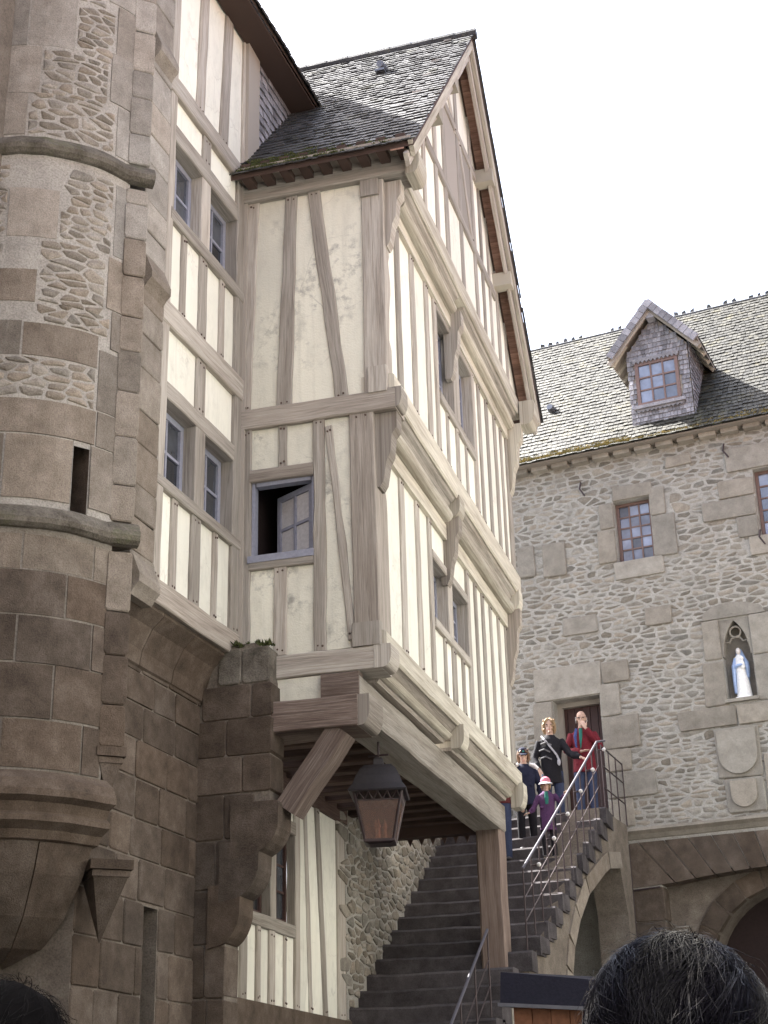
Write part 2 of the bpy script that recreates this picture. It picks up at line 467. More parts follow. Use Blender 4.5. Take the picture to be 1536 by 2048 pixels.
def window(fr, u0, u1, z0, z1, d, cols, rows, fm, gm, parent, name='window', fwid=.055, bar=.022, thick=.05):
    mb = MB()
    mb.box(fr, u0, u0 + fwid, z0, z1, d - thick, d)
    mb.box(fr, u1 - fwid, u1, z0, z1, d - thick, d)
    mb.box(fr, u0 + fwid, u1 - fwid, z0, z0 + fwid, d - thick, d - .001)
    mb.box(fr, u0 + fwid, u1 - fwid, z1 - fwid, z1, d - thick, d - .001)
    wn = mb.build(name, fm, parent)
    a0, a1, b0, b1 = u0 + fwid, u1 - fwid, z0 + fwid, z1 - fwid
    pw_, ph = (a1 - a0) / cols, (b1 - b0) / rows
    for i in range(1, cols): fbox('glazing_bar', fr, a0 + pw_ * i - bar / 2, a0 + pw_ * i + bar / 2, b0, b1, d - .04, d - .008, fm, wn)
    for j in range(1, rows):
        for i in range(cols):
            fbox('glazing_bar', fr, a0 + pw_ * i + (bar / 2 if i else 0), a0 + pw_ * (i + 1) - (bar / 2 if i < cols - 1 else 0), b0 + ph * j - bar / 2, b0 + ph * j + bar / 2, d - .04, d - .010, fm, wn)
    for i in range(cols):
        for j in range(rows):
            x0 = a0 + pw_ * i; y0 = b0 + ph * j
            V = boxv(fr, x0 + .004, x0 + pw_ - .004, y0 + .004, y0 + ph - .004, d - .034, d - .026)
            tl = ru(-.004, .004)
            V = [v + fr.N * (tl if k in (4, 5, 6, 7) else 0) for k, v in enumerate(V)]
            add('pane', V, BOXF, gm, wn)
    return wn

# ---- stones
def clip(poly, px, py, nx, ny):
    """keep the side where (p-P).n <= 0"""
    out = []
    m = len(poly)
    for i in range(m):
        a, b = poly[i], poly[(i + 1) % m]
        da = (a[0] - px) * nx + (a[1] - py) * ny; db = (b[0] - px) * nx + (b[1] - py) * ny
        if da <= 0: out.append(a)
        if (da < 0 < db) or (db < 0 < da):
            t = da / (da - db); out.append((a[0] + (b[0] - a[0]) * t, a[1] + (b[1] - a[1]) * t))
    return out
def chaikin(p):
    o = []
    for i in range(len(p)):
        a, b = p[i], p[(i + 1) % len(p)]
        e = ru(.09, .17); o += [(a[0] * (1 - e) + b[0] * e + ru(-.0015, .0015), a[1] * (1 - e) + b[1] * e + ru(-.0012, .0012)), (a[0] * e + b[0] * (1 - e) + ru(-.0015, .0015), a[1] * e + b[1] * (1 - e) + ru(-.0012, .0012))]
    return o
def area(p): return abs(sum(p[i][0] * p[(i + 1) % len(p)][1] - p[(i + 1) % len(p)][0] * p[i][1] for i in range(len(p)))) / 2
def rubble_polys(u0, u1, z0, z1, su, sz, gap, drop=.16, ani=1.7):
    seeds = []
    z = z0 - sz
    while z < z1 + sz:
        h = sz * ru(.75, 1.3)
        u = u0 - su * ru(.2, 1.2)
        while u < u1 + su:
            st = su * ru(.5, 1.5)
            if rnd() > drop: seeds.append((u + st / 2 + ru(-.1, .1) * su, z + h / 2 + ru(-.32, .32) * h))
            u += st
        z += h
    cell = max(su, sz * ani) * 1.5
    grid = {}
    for i, (a, b) in enumerate(seeds): grid.setdefault((int(a // cell), int(b * ani // cell)), []).append(i)
    out = []
    for i, (a, b) in enumerate(seeds):
        if not (u0 - .02 < a < u1 + .02 and z0 - .02 < b < z1 + .02): continue
        gx, gy = int(a // cell), int(b * ani // cell)
        nb = []
        for x in range(gx - 2, gx + 3):
            for y in range(gy - 2, gy + 3): nb += grid.get((x, y), [])
        nb = sorted((j for j in nb if j != i), key=lambda j: (seeds[j][0] - a) ** 2 + ((seeds[j][1] - b) * ani) ** 2)[:16]
        P = [(a - su * 1.5, (b - sz * 1.6) * ani), (a + su * 1.5, (b - sz * 1.6) * ani), (a + su * 1.5, (b + sz * 1.6) * ani), (a - su * 1.5, (b + sz * 1.6) * ani)]
        for j in nb:
            c, d = seeds[j]
            nx, ny = c - a, (d - b) * ani
            L = math.hypot(nx, ny); nx /= L; ny /= L
            g = gap * ru(.5, 1.3) * (.5 + .5 * (1 + (ani - 1) * abs(ny)))
            g *= 1 if rnd() > .12 else 1.8
            P = clip(P, (a + c) / 2 - nx * g / 2, (b + d) * ani / 2 - ny * g / 2, nx, ny)
            if len(P) < 3: break
        if len(P) >= 3:
            P = [(x, y / ani) for x, y in P]
            if area(P) > .0012: out.append(P)
    return out
def stone_vf(fr, poly, base, proud, inset=.014, dome=.006, tilt=1.0):
    """vertices and faces of one stone standing proud of the mortar"""
    m = len(poly)
    cu = sum(p[0] for p in poly) / m; cz = sum(p[1] for p in poly) / m
    tu, tz = ru(-.03, .03) * tilt, ru(-.05, .05) * tilt
    V = [fr(u, z, base) for u, z in poly]
    V += [fr(u, z, proud - .008 + (u - cu) * tu + (z - cz) * tz) for u, z in poly]
    for u, z in poly:
        L = math.hypot(cu - u, cz - z) + 1e-6
        k = min(.4, inset / L)
        V.append(fr(u + (cu - u) * k, z + (cz - z) * k, proud + (u - cu) * tu + (z - cz) * tz))
    V.append(fr(cu, cz, proud + dome))
    F = []
    for i in range(m):
        j = (i + 1) % m
        F += [(i, j, m + j, m + i), (m + i, m + j, 2 * m + j, 2 * m + i), (2 * m + i, 2 * m + j, 3 * m)]
    return V, F
def block(fr, u0, u1, z0, z1, proud, mat, parent, base=-.03, name='stone_block', jit=.008, inset=.012):
    """one dressed block with slightly worn corners"""
    c = min(.02, (u1 - u0) * .12)
    P = [(u0 + c, z0), (u1 - c, z0), (u1, z0 + c), (u1, z1 - c), (u1 - c, z1), (u0 + c, z1), (u0, z1 - c), (u0, z0 + c)]
    P = [(u + ru(-jit, jit), z + ru(-jit, jit)) for u, z in P]
    V, F = stone_vf(fr, P, base, proud + ru(-.004, .006), inset, .002, .3)
    return add(name, V, F, mat, parent)
def rubble(fr, polys, proud, mat, parent, nmax=300, keep=None, name='rubble_stone'):
    polys = [chaikin(p) for p in polys if keep is None or keep(p)]
    polys.sort(key=area, reverse=True)
    mb = MB()
    for i, p in enumerate(polys):
        V, F = stone_vf(fr, p, -.02, proud * ru(.5, 1.3), .016, .007)
        if i < nmax: add(name, V, F, mat, parent)
        else: mb.put(V, F)
    if mb.V: mb.build('small_stones', mat, parent, kind='stuff')
def wall_holes(name, fr, u0, u1, z0, z1, d0, d1, holes, mat, parent):
    """wall sheet with rectangular openings and their reveals"""
    us = sorted({u0, u1, *[h[0] for h in holes], *[h[1] for h in holes]})
    zs = sorted({z0, z1, *[h[2] for h in holes], *[h[3] for h in holes]})
    V = []; F = []
    def q(*p):
        b = len(V); V.extend(p); F.append((b, b + 1, b + 2, b + 3))
    for i in range(len(us) - 1):
        for j in range(len(zs) - 1):
            a, b, c, d = us[i], us[i + 1], zs[j], zs[j + 1]
            if any(h[0] <= a and b <= h[1] and h[2] <= c and d <= h[3] for h in holes): continue
            q(fr(a, c, d1), fr(b, c, d1), fr(b, d, d1), fr(a, d, d1))
            q(fr(a, c, d0), fr(a, d, d0), fr(b, d, d0), fr(b, c, d0))
    for a, b, c, d in list(holes) + [(u0, u1, z0, z1)]:
        q(fr(a, c, d1), fr(a, d, d1), fr(a, d, d0), fr(a, c, d0)); q(fr(b, c, d0), fr(b, d, d0), fr(b, d, d1), fr(b, c, d1))
        q(fr(a, c, d0), fr(b, c, d0), fr(b, c, d1), fr(a, c, d1)); q(fr(a, d, d1), fr(b, d, d1), fr(b, d, d0), fr(a, d, d0))
    return add(name, V, F, mat, parent)
def shingles(name, P0, U, Vd, W, Hh, tw, ex, mat, parent, keep=None, th=.012, lift=.016, jit=.012):
    """overlapping rows of shingles on a slope: U along the eave, Vd up the slope"""
    P0 = Vector(P0); U = Vector(U).normalized(); Vd = Vector(Vd).normalized(); N = U.cross(Vd)
    mb = MB()
    for r in range(int(Hh / ex) + 1):
        u = -ru(0, tw)
        while u < W:
            wd_ = tw * ru(.75, 1.25)
            v = r * ex + ru(-jit, jit)
            if v < Hh and (keep is None or keep(u + wd_ / 2, v)):
                a0, a1 = max(0, u + .003), min(W, u + wd_ - .003)
                if a1 - a0 > .015:
                    tp = min(v + ex * 1.35, Hh)
                    l0 = lift + ru(-.004, .008); tlt = ru(-.004, .004)
                    A = P0 + U * a0 + Vd * v; B = P0 + U * a1 + Vd * v
                    C = P0 + U * a1 + Vd * tp; D = P0 + U * a0 + Vd * tp
                    mb.put([A + N * (l0 - th), B + N * (l0 - th), B + N * (l0 + tlt), A + N * l0, D, C], [(0, 1, 2, 3), (3, 2, 5, 4), (0, 3, 4), (1, 5, 2)])
            u += wd_
    return mb.build(name, mat, parent, kind='stuff')
def ball(mb, c, r, sq=(1, 1, 1), n=6):
    V = [Vector(c) + Vector((0, 0, -r * sq[2]))]; F = []
    m = n + 2
    for j in range(1, n):
        t = -math.pi / 2 + math.pi * j / n
        for i in range(m):
            a = 2 * math.pi * i / m
            k = 1 + ru(-.05, .05)
            V.append(Vector(c) + Vector((math.cos(t) * math.cos(a) * r * sq[0] * k, math.cos(t) * math.sin(a) * r * sq[1] * k, math.sin(t) * r * sq[2])))
    V.append(Vector(c) + Vector((0, 0, r * sq[2])))
    for i in range(m): F.append((0, 1 + (i + 1) % m, 1 + i))
    for j in range(n - 2):
        for i in range(m):
            a = 1 + j * m; i2 = (i + 1) % m
            F.append((a + i, a + i2, a + m + i2, a + m + i))
    a = 1 + (n - 2) * m
    for i in range(m): F.append((a + i, a + (i + 1) % m, len(V) - 1))
    mb.put(V, F)
def tube(mb, pts, rad, n=10, side=None, caps=True):
    """round or elliptical tube through pts; rad is a number or (side, depth) per point"""
    pts = [Vector(p) for p in pts]
    V = []; F = []
    for i, p in enumerate(pts):
        t = (pts[min(i + 1, len(pts) - 1)] - pts[max(i - 1, 0)]).normalized()
        s = Vector(side) if side is not None else (Vector((1, 0, 0)) if abs(t.x) < .9 else Vector((0, 1, 0)))
        s = (s - t * s.dot(t)).normalized(); q = t.cross(s)
        r = rad[i] if isinstance(rad, (list, tuple)) else rad
        ra, rb = r if isinstance(r, (list, tuple)) else (r, r)
        for k in range(n):
            a = 2 * math.pi * k / n
            V.append(p + s * math.cos(a) * ra + q * math.sin(a) * rb)
    for i in range(len(pts) - 1):
        for k in range(n):
            k2 = (k + 1) % n
            F.append((i * n + k, i * n + k2, i * n + n + k2, i * n + n + k))
    if caps: F += [tuple(range(n - 1, -1, -1)), tuple((len(pts) - 1) * n + k for k in range(n))]
    mb.put(V, F)
def tuft(mb, c, r, n=9):
    """a small clump of moss: crossing blades"""
    c = Vector(c)
    for _ in range(n):
        a = ru(0, 6.28); t = ru(.1, .9)
        d = Vector((math.cos(a) * t, math.sin(a) * t, ru(.4, 1))) * r
        s = Vector((-math.sin(a), math.cos(a), 0)) * r * .28
        b = c + Vector((ru(-.5, .5), ru(-.5, .5), 0)) * r
        mb.put([b - s, b + s, b + d], [(0, 1, 2)])

# ------------------------------------------------------------------ the setting
FA = Fr((0, 12.5, 0), (1, 0, 0))
FB1 = Fr((-3.6, 0, 0), (0, 1, 0))
FB2 = Fr((-3.45, 0, 0), (0, 1, 0))
FB3 = Fr((-3.3, 0, 0), (0, 1, 0))
FC = Fr((-5.0, 12.5, 0), (math.sin(R_(2.5)), math.cos(R_(2.5)), 0))
FS = Fr(FC.o - FC.N * .28, FC.U)
FW = Fr((-3.2, 23.7, 0), (math.cos(R_(-8.56)), math.sin(R_(-8.56)), 0))
FD = Fr((-5.5, 0, 0), (0, 1, 0))

g = add('ground', [(-400, -400, 0), (400, -400, 0), (400, 400, 0), (-400, 400, 0)], [(0, 1, 2, 3)], 'cobble', kind='structure')

# ------------------------------------------------------------------ gabled timber house
H = thing('timber_house', (-4.4, 15.5, 0), 'projecting half-timbered house with jettied gable and cream plaster above the stairway', 'house')
T, TP, TB, TD, TL = 'timber', 'timber_pale', 'timber_brown', 'timber_dark', 'timber_low'
# front face, upper storey
stud_row(FA, [(-4.985, -4.91, -4.985, -4.83), (-4.63, -4.47, -4.54, -4.41)], -5.0, -3.70, 8.29, 10.74, T, 'plaster_w', H)
timber('corner_post', FA, (-3.595, 8.28), (-3.585, 10.74), .235, -.17, .012, T, H, wob=.004)
timber('brace', FA, (-3.95, 8.27), (-4.225, 10.76), .135, -.06, .006, T, H, wob=.012)
timber('post_foot', FA, (-3.575, 8.27), (-3.575, 8.55), .20, -.05, .045, T, H)
timber('post_head', FA, (-3.61, 10.55), (-3.61, 10.745), .20, -.05, .04, T, H)
timber('floor_beam', FA, (-4.99, 8.19), (-3.40, 8.185), .215, -.30, .034, TB, H, wob=.008)
timber('wall_plate', FA, (-5.0, 10.85), (-3.14, 10.85), .215, -.25, .06, T, H, wob=.008)
# front face, lower storey
timber('corner_post', FA, (-3.735, 5.86), (-3.755, 8.09), .245, -.37, .016, TB, H, wob=.004)
timber('stud', FA, (-4.935, 5.74), (-4.935, 8.09), .09, -.10, 0, T, H)
timber('stud', FA, (-4.19, 5.72), (-4.19, 8.09), .12, -.10, .004, T, H, wob=.009)
stud_row(FA, [(-4.61, -4.52)], -4.90, -4.25, 7.635, 8.085, T, 'plaster_w', H)
stud_row(FA, [(-4.65, -4.52)], -4.90, -4.25, 5.73, 6.60, T, 'plaster_w', H)
panel(FA, -4.145, -3.85, 5.73, 8.10, 'plaster_w', H)
timber('brace', FA, (-3.885, 5.80), (-4.09, 8.0), .075, -.06, .005, T, H, wob=.01)
timber('window_head', FA, (-4.90, 7.575), (-4.25, 7.57), .13, -.10, .012, TB, H)
timber('window_sill', FA, (-4.90, 6.635), (-4.25, 6.63), .085, -.10, .012, T, H)
timber('post_foot', FA, (-3.735, 5.71), (-3.735, 5.935), .27, -.05, .05, T, H)
timber('sill_beam', FA, (-4.63, 5.60), (-3.60, 5.60), .22, -.30, .038, T, H, wob=.01)
# noses of the floor beams at the corner
def nose(fr, u, z0, z1, d0, d1, out, mat, name='beam_end'):
    h = z1 - z0
    pr = [(-.05, z0 + .002)]
    for i in range(9):
        a = -math.pi / 2 + math.pi * .5 * i / 8
        pr.append((out * .35 + out * .65 * math.cos(a), z0 + h * .62 + h * .6 * math.sin(a)))
    pr += [(out * .97, z1), (-.05, z1)]
    pr = [(d, z) for d, z in pr]
    return extrude(name, fr, pr, d0, d1, mat, H, wob=0, step=.3)
nose(Fr((-3.42, 0, 0), (0, 1, 0)), 0, 8.085, 8.30, 12.47, 12.70, .085, T)
nose(Fr((-3.62, 0, 0), (0, 1, 0)), 0, 5.49, 5.71, 12.46, 12.74, .115, T)
nose(Fr((-3.16, 0, 0), (0, 1, 0)), 0, 10.70, 10.96, 12.43, 12.75, .10, TP)
# open casement in the front face
FWn = MB()
FWn.box(FA, -4.888, -4.858, 6.68, 7.51, -.12, -.03); FWn.box(FA, -4.275, -4.25, 6.68, 7.51, -.12, -.03)
FWn.box(FA, -4.91, -4.245, 6.665, 6.735, -.13, .022); FWn.box(FA, -4.845, -4.287, 7.47, 7.51, -.12, -.032)
ow = FWn.build('window', 'blue', H)
hinge = FA(-4.28, 0, -.10)
FH = Fr(hinge, (-math.cos(R_(30)), math.sin(R_(30)), 0))
mb = MB()
for a in ((0, .05, 6.74, 7.46), (.47, .52, 6.74, 7.46), (.05, .47, 6.74, 6.80), (.05, .47, 7.40, 7.46), (.245, .275, 6.80, 7.40)): mb.box(FH, *a, -.02, .02)
mb.box(FH, .05, .245, 7.085, 7.115, -.018, .018); mb.box(FH, .275, .47, 7.085, 7.115, -.018, .018)
cs = mb.build('casement', 'blue', ow)
for a in ((.05, .245), (.275, .47)):
    for b in ((6.80, 7.085), (7.115, 7.40)): fbox('pane', FH, a[0] + .003, a[1] - .003, b[0] + .003, b[1] - .003, -.004, .004, 'curtain', ow)
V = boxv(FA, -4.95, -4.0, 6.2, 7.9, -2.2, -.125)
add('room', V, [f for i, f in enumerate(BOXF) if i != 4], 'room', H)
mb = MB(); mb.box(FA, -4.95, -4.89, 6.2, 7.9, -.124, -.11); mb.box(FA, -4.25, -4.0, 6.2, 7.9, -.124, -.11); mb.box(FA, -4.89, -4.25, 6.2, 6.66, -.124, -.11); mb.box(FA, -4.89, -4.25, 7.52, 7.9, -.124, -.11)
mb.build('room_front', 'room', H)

# side face, first floor
def window_pair(fr, w1, w2, z0, z1, depth=.13):
    for a, b in (w1, w2): window(fr, a + .006, b - .006, z0 + .006, z1 - .006, -depth, 2, 3, 'blue', 'glass', H)
def side_storey(fr, z0, z1, zs0, zs1, zh0, zh1, left, w1, mul, w2, right, below, sill_w):
    jl, jr = (w1[0] - .12, w1[0]), (w2[1], w2[1] + .13)
    stud_row(fr, left, left[0][0] - .3, jl[0], z0, z1, T, 'plaster', H)
    timber('stud', fr, (sum(jl) / 2, z0), (sum(jl) / 2, z1), .12, -.16, .003, T, H)
    timber('stud', fr, (sum(jr) / 2, z0), (sum(jr) / 2, z1), .13, -.16, .003, T, H)
    timber('mullion_post', fr, (sum(mul) / 2, zs1), (sum(mul) / 2, z1), mul[1] - mul[0], -.16, .004, T, H)
    timber('window_sill', fr, (jl[1], (zs0 + zs1) / 2), (jr[0], (zs0 + zs1) / 2), zs1 - zs0, -.16, .012, T, H)
    stud_row(fr, below, jl[1], jr[0], z0, zs0, T, 'plaster', H)
    if zh1 < z1 - .05:
        for a, b in (w1, w2):
            timber('window_head', fr, (a, (zh0 + zh1) / 2), (b, (zh0 + zh1) / 2), zh1 - zh0, -.16, .008, T, H)
            panel(fr, a - .015, b + .015, zh1 - .01, z1 + .02, 'plaster', H)
    else:
        for a, b in (w1, w2): timber('window_head', fr, (a, z1 - .04), (b, z1 - .04), .09, -.16, .002, T, H)
    window_pair(fr, w1, w2, zs1, zh0 if zh1 < z1 - .05 else z1 - .085)
    stud_row(fr, right, jr[1], 18.56, z0, z1, T, 'plaster', H)
side_storey(FB1, 5.86, 7.73, 6.53, 6.63, 7.30, 7.40, [(13.30, 13.46), (13.91, 14.05)], (14.53, 15.19), (15.19, 15.39), (15.39, 16.13),
            [(16.58, 16.68), (16.97, 17.09), (17.42, 17.53), (17.88, 17.98), (18.33, 18.555)], [(14.95, 15.04), (15.31, 15.47), (15.77, 15.87)], .1)
side_storey(FB2, 8.48, 10.43, 9.18, 9.30, 10.42, 10.44, [(12.86, 13.01), (13.46, 13.62), (14.07, 14.22)], (14.56, 15.27), (15.27, 15.55), (15.55, 16.30),
            [(16.66, 16.77), (17.12, 17.24), (17.60, 17.72), (18.0, 18.1), (18.35, 18.555)], [(14.90, 14.99), (15.34, 15.46), (15.82, 15.91)], .1)
panel(FB1, 12.80, 13.02, 5.85, 7.75, 'plaster', H)
# moulded jetties: sill, two moulded fillets between the beam ends, top plate
def jetty(X, zt, zs, zb, step, mid, far=18.62, near=12.515):
    """X = face of the storey above; zt sill top, zs sill bottom, zb plate bottom; step = overhang"""
    f = Fr((X, 0, 0), (0, 1, 0))
    extrude('sill_beam', f, [(-.3, zt), (.012, zt), (.035, zt - .02), (.035, zs + .02), (.02, zs), (-.3, zs)], near, far, TP, H, wob=.008)
    m = (zs + zb) / 2
    h = zs - zb
    segs = [(near + .28, mid - .13), (mid + .13, far - .2)]
    for a, b in segs:
        z1, z2, z3 = zs - .004, zs - h * .30, zs - h * .62
        extrude('moulding', f, [(-.3, z1), (.0, z1), (-.012, z1 - .03), (-.05, z1 - h * .12), (-.085, z2 + .02), (-.3, z2 + .02)], a, b, TB if zt < 6 else 'timber', H, wob=.006)
        pr = [(-.3, z2 + .01)]
        for i in range(7):
            an = math.pi * .5 - math.pi * .9 * i / 6
            pr.append((-.10 + .075 * math.cos(an) * (step / .15), (z2 + z3) / 2 + (z2 - z3) * .5 * math.sin(an)))
        pr.append((-.3, z3))
        extrude('moulding', f, pr, a + .02, b - .02, TP, H, wob=.006)
    extrude('top_plate', f, [(-.4, zb + h * .42), (-step + .0, zb + h * .42), (-step + .022, zb + h * .38), (-step + .022, zb), (-.4, zb)], near + .1, far - .05, TP, H, wob=.008)
jetty(-3.45, 8.48, 8.19, 7.72, .15, 15.2)
jetty(-3.3, 11.05, 10.80, 10.42, .15, 15.25)
# first floor jetty stands on the great bressummer
f0 = Fr((-3.6, 0, 0), (0, 1, 0))
extrude('sill_beam', f0, [(-.3, 5.86), (.012, 5.86), (.04, 5.84), (.04, 5.66), (.02, 5.635), (-.3, 5.635)], 12.515, 18.64, TP, H, wob=.008)
for a, b in ((12.76, 15.28), (15.56, 18.42)):
    extrude('moulding', f0, [(-.3, 5.632), (0, 5.632), (-.03, 5.60), (-.06, 5.565), (-.3, 5.565)], a, b, TB, H)
    extrude('moulding', f0, [(-.35, 5.56), (-.055, 5.56), (-.035, 5.535), (-.07, 5.50), (-.10, 5.49), (-.35, 5.49)], a + .03, b - .03, TP, H)
    extrude('moulding', f0, [(-.4, 5.486), (-.12, 5.486), (-.14, 5.455), (-.4, 5.455)], a + .03, b - .03, TB, H)
extrude('bressummer', Fr((-3.8, 0, 0), (0, 1, 0)), [(-.36, 5.45), (-.02, 5.45), (0, 5.43), (0, 5.13), (-.015, 5.11), (-.36, 5.11)], 12.44, 18.62, T, H, wob=.007, step=.4)
nose(Fr((-3.62, 0, 0), (0, 1, 0)), 0, 5.40, 5.66, 15.30, 15.54, .10, TP)
nose(Fr((-3.62, 0, 0), (0, 1, 0)), 0, 5.36, 5.67, 18.40, 18.64, .115, TP)
nose(Fr((-3.50, 0, 0), (0, 1, 0)), 0, 7.98, 8.23, 15.09, 15.33, .10, TP)
nose(Fr((-3.50, 0, 0), (0, 1, 0)), 0, 7.95, 8.22, 18.38, 18.60, .10, TP)
nose(Fr((-3.20, 0, 0), (0, 1, 0)), 0, 10.62, 10.98, 18.42, 18.75, .16, TP)
# tapering brackets under the beam ends
def bracket(y0, y1, zt, zb, X, out, mat):
    f = Fr((X, 0, 0), (0, 1, 0))
    h = zt - zb
    pr = [(-.06, zt), (out, zt), (out * .98, zt - h * .22), (out * .72, zt - h * .30), (out * .62, zt - h * .55), (out * .40, zt - h * .66), (out * .22, zt - h * .92), (.005, zb), (-.06, zb)]
    extrude('bracket', f, pr, y0, y1, mat, H, wob=0)
bracket(12.55, 12.72, 8.08, 7.30, -3.60, .19, TB)
bracket(15.14, 15.28, 7.99, 7.20, -3.60, .17, TB)
bracket(18.40, 18.54, 7.96, 6.95, -3.60, .19, TB)
bracket(12.54, 12.68, 10.72, 9.95, -3.46, .17, T)
bracket(15.17, 15.31, 10.62, 9.75, -3.46, .16, T)
bracket(18.40, 18.56, 10.64, 9.60, -3.46, .22, TP)
# lower cantilever beam, plaster block, end grain, brace and post
timber('cantilever_beam', FA, (-4.66, 5.09), (-3.79, 5.085), .29, -.28, .19, TL, H, wob=.012)
nose(Fr((-3.80, 0, 0), (0, 1, 0)), 0, 4.94, 5.225, 12.33, 12.76, .12, TB)
panel(FA, -4.62, -4.16, 5.265, 5.485, 'plaster_w', H, d=.012)
timber('beam_end_grain', FA, (-4.165, 5.36), (-3.805, 5.36), .23, -.06, .078, TL, H, wob=.004)
timber('knee_brace', FA, (-4.485, 4.27), (-3.985, 4.95), .20, -.12, .15, TL, H, wob=.012)
PO = Fr((0, 18.36, 0), (1, 0, 0))
timber('post', PO, (-3.98, 3.39), (-3.98, 5.12), .31, -.30, 0, 'timber_post', H, wob=.006, ch=.025)
fbox('post_plinth', PO, -4.18, -3.78, 2.2, 3.385, -.42, .08, 'dressed', H)
fbox('post_base', PO, -4.14, -3.81, 3.38, 3.40, -.34, .03, 'dressed', H)
# underside: joists and boards
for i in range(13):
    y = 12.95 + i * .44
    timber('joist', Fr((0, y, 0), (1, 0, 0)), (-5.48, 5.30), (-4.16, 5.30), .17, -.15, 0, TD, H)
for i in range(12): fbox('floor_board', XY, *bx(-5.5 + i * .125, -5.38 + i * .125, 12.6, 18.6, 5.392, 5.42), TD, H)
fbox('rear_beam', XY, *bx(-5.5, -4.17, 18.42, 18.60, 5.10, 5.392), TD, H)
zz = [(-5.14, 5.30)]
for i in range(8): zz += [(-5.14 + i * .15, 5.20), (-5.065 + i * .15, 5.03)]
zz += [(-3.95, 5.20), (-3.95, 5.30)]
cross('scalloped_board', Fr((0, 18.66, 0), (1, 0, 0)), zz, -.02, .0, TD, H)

# lower timbered wall behind the pier
stud_row(FD, [(13.94, 14.11), (14.37, 14.48), (14.73, 14.90), (15.18, 15.25)], 12.8, 15.5, 2.85, 3.57, T, 'plaster', H)
timber('window_sill', FD, (13.9, 3.635), (15.5, 3.635), .13, -.12, .015, T, H)
stud_row(FD, [(15.50, 15.65, 15.50, 15.66), (15.99, 16.09, 15.80, 15.90), (16.47, 16.60, 16.20, 16.33), (16.98, 17.26, 16.98, 17.26)], 15.5, 17.26, 2.85, 5.10, T, 'plaster', H)
timber('mullion_post', FD, (14.83, 3.70), (14.83, 4.66), .16, -.14, .005, T, H)
timber('stud', FD, (14.02, 3.70), (14.02, 4.66), .16, -.14, .004, T, H)
panel(FD, 12.8, 13.96, 3.55, 5.10, 'plaster', H)
timber('window_head', FD, (13.94, 4.72), (15.5, 4.72), .14, -.14, .012, TB, H)
panel(FD, 13.9, 15.52, 4.78, 5.12, 'plaster', H)
timber('top_plate', FD, (12.8, 5.20), (17.3, 5.20), .22, -.14, .03, TD, H)
for a, b in ((14.10, 14.75), (14.91, 15.50)):
    window(FD, a, b, 3.70, 4.65, -.10, 2, 3, 'door', 'glass', H)
fbox('plinth_wall', FD, 12.6, 17.3, 0, 2.84, -.4, .05, 'ashlar', H)

# gable triangle
SL = 1.2
def rake(u): return 10.95 + SL * min(u - 12.2, 19.0 - u) - .16
gst = [(13.24, 13.36), (13.62, 13.74), (14.18, 14.30), (14.66, 14.80), (15.44, 15.60), (16.20, 16.33), (16.66, 16.76), (17.08, 17.18), (17.55, 17.66), (18.02, 18.12)]
prev = 12.5
for a, b in gst + [(18.6, 18.6)]:
    if prev < 15.6 - .01 and a > 15.6: pts = [(prev - .02, 11.04), (a + .02, 11.04), (a + .02, rake(a + .02)), (15.6, rake(15.6)), (prev - .02, rake(prev - .02))]
    else: pts = [(prev - .02, 11.04), (a + .02, 11.04), (a + .02, max(11.06, rake(a + .02))), (prev - .02, max(11.05, rake(prev - .02)))]
    cross('plaster_panel', FB3, pts, -.07, -.02 + ru(-.003, .003), 'plaster', H)
    prev = b
for a, b in gst:
    m = (a + b) / 2
    timber('stud', FB3, (m, 11.0), (m, rake(m) + .12), b - a, -.10, .0, T, H)
timber('collar_beam', FB3, (13.75, 12.12), (17.45, 12.12), .14, -.10, .012, T, H)
timber('collar_beam', FB3, (14.70, 13.42), (16.50, 13.42), .13, -.10, .012, T, H)
timber('brace', FB3, (15.60, 13.36), (16.15, 12.16), .11, -.08, .006, T, H)
timber('brace', FB3, (15.42, 13.36), (14.85, 14.05), .10, -.08, .006, T, H)
for a, b in ((14.80, 15.44), (15.62, 16.20)):
    fbox('shutter', FB3, a + .01, b - .01, 12.20, 13.36, -.06, -.012, T, H)
for s in (1, -1):
    y0 = 12.2 if s > 0 else 19.0
    for j, (X, wd_, off, mt) in enumerate(((-3.055, .17, .10, TP), (-3.11, .14, .23, T))):
        f = Fr((X, 0, 0), (0, 1, 0))
        timber('barge_board', f, (y0 + s * .03, 10.93 - off + .02), (15.6, 15.03 - off * 1.55 + .02), wd_, -.05, 0, mt, H)
    Ls = math.hypot(3.4, 4.08)
    for i in range(34):
        t0, t1 = i / 34, (i + .96) / 34
        P = [(y0 + s * 3.4 * t, 10.95 + 4.08 * t - .11) for t in (t0, t1)]
        V = []
        for x in (-3.30, -3.16):
            for y, z in P: V += [(x, y, z), (x, y, z + .02)]
        add('soffit_board', V, [(0, 2, 6, 4), (1, 5, 7, 3), (0, 1, 3, 2), (4, 6, 7, 5), (0, 4, 5, 1), (2, 3, 7, 6)], 'soffit', H,
            uv=[[(0, 0), (.1, 0), (.1, .2), (0, .2)]] * 6)
for y, z in ((16.62, 13.46), (17.52, 12.38), (14.55, 13.46), (13.60, 12.30)):
    fbox('purlin_end', FB3, y - .09, y + .09, z - .11, z + .09, -.05, .23, TP, H)

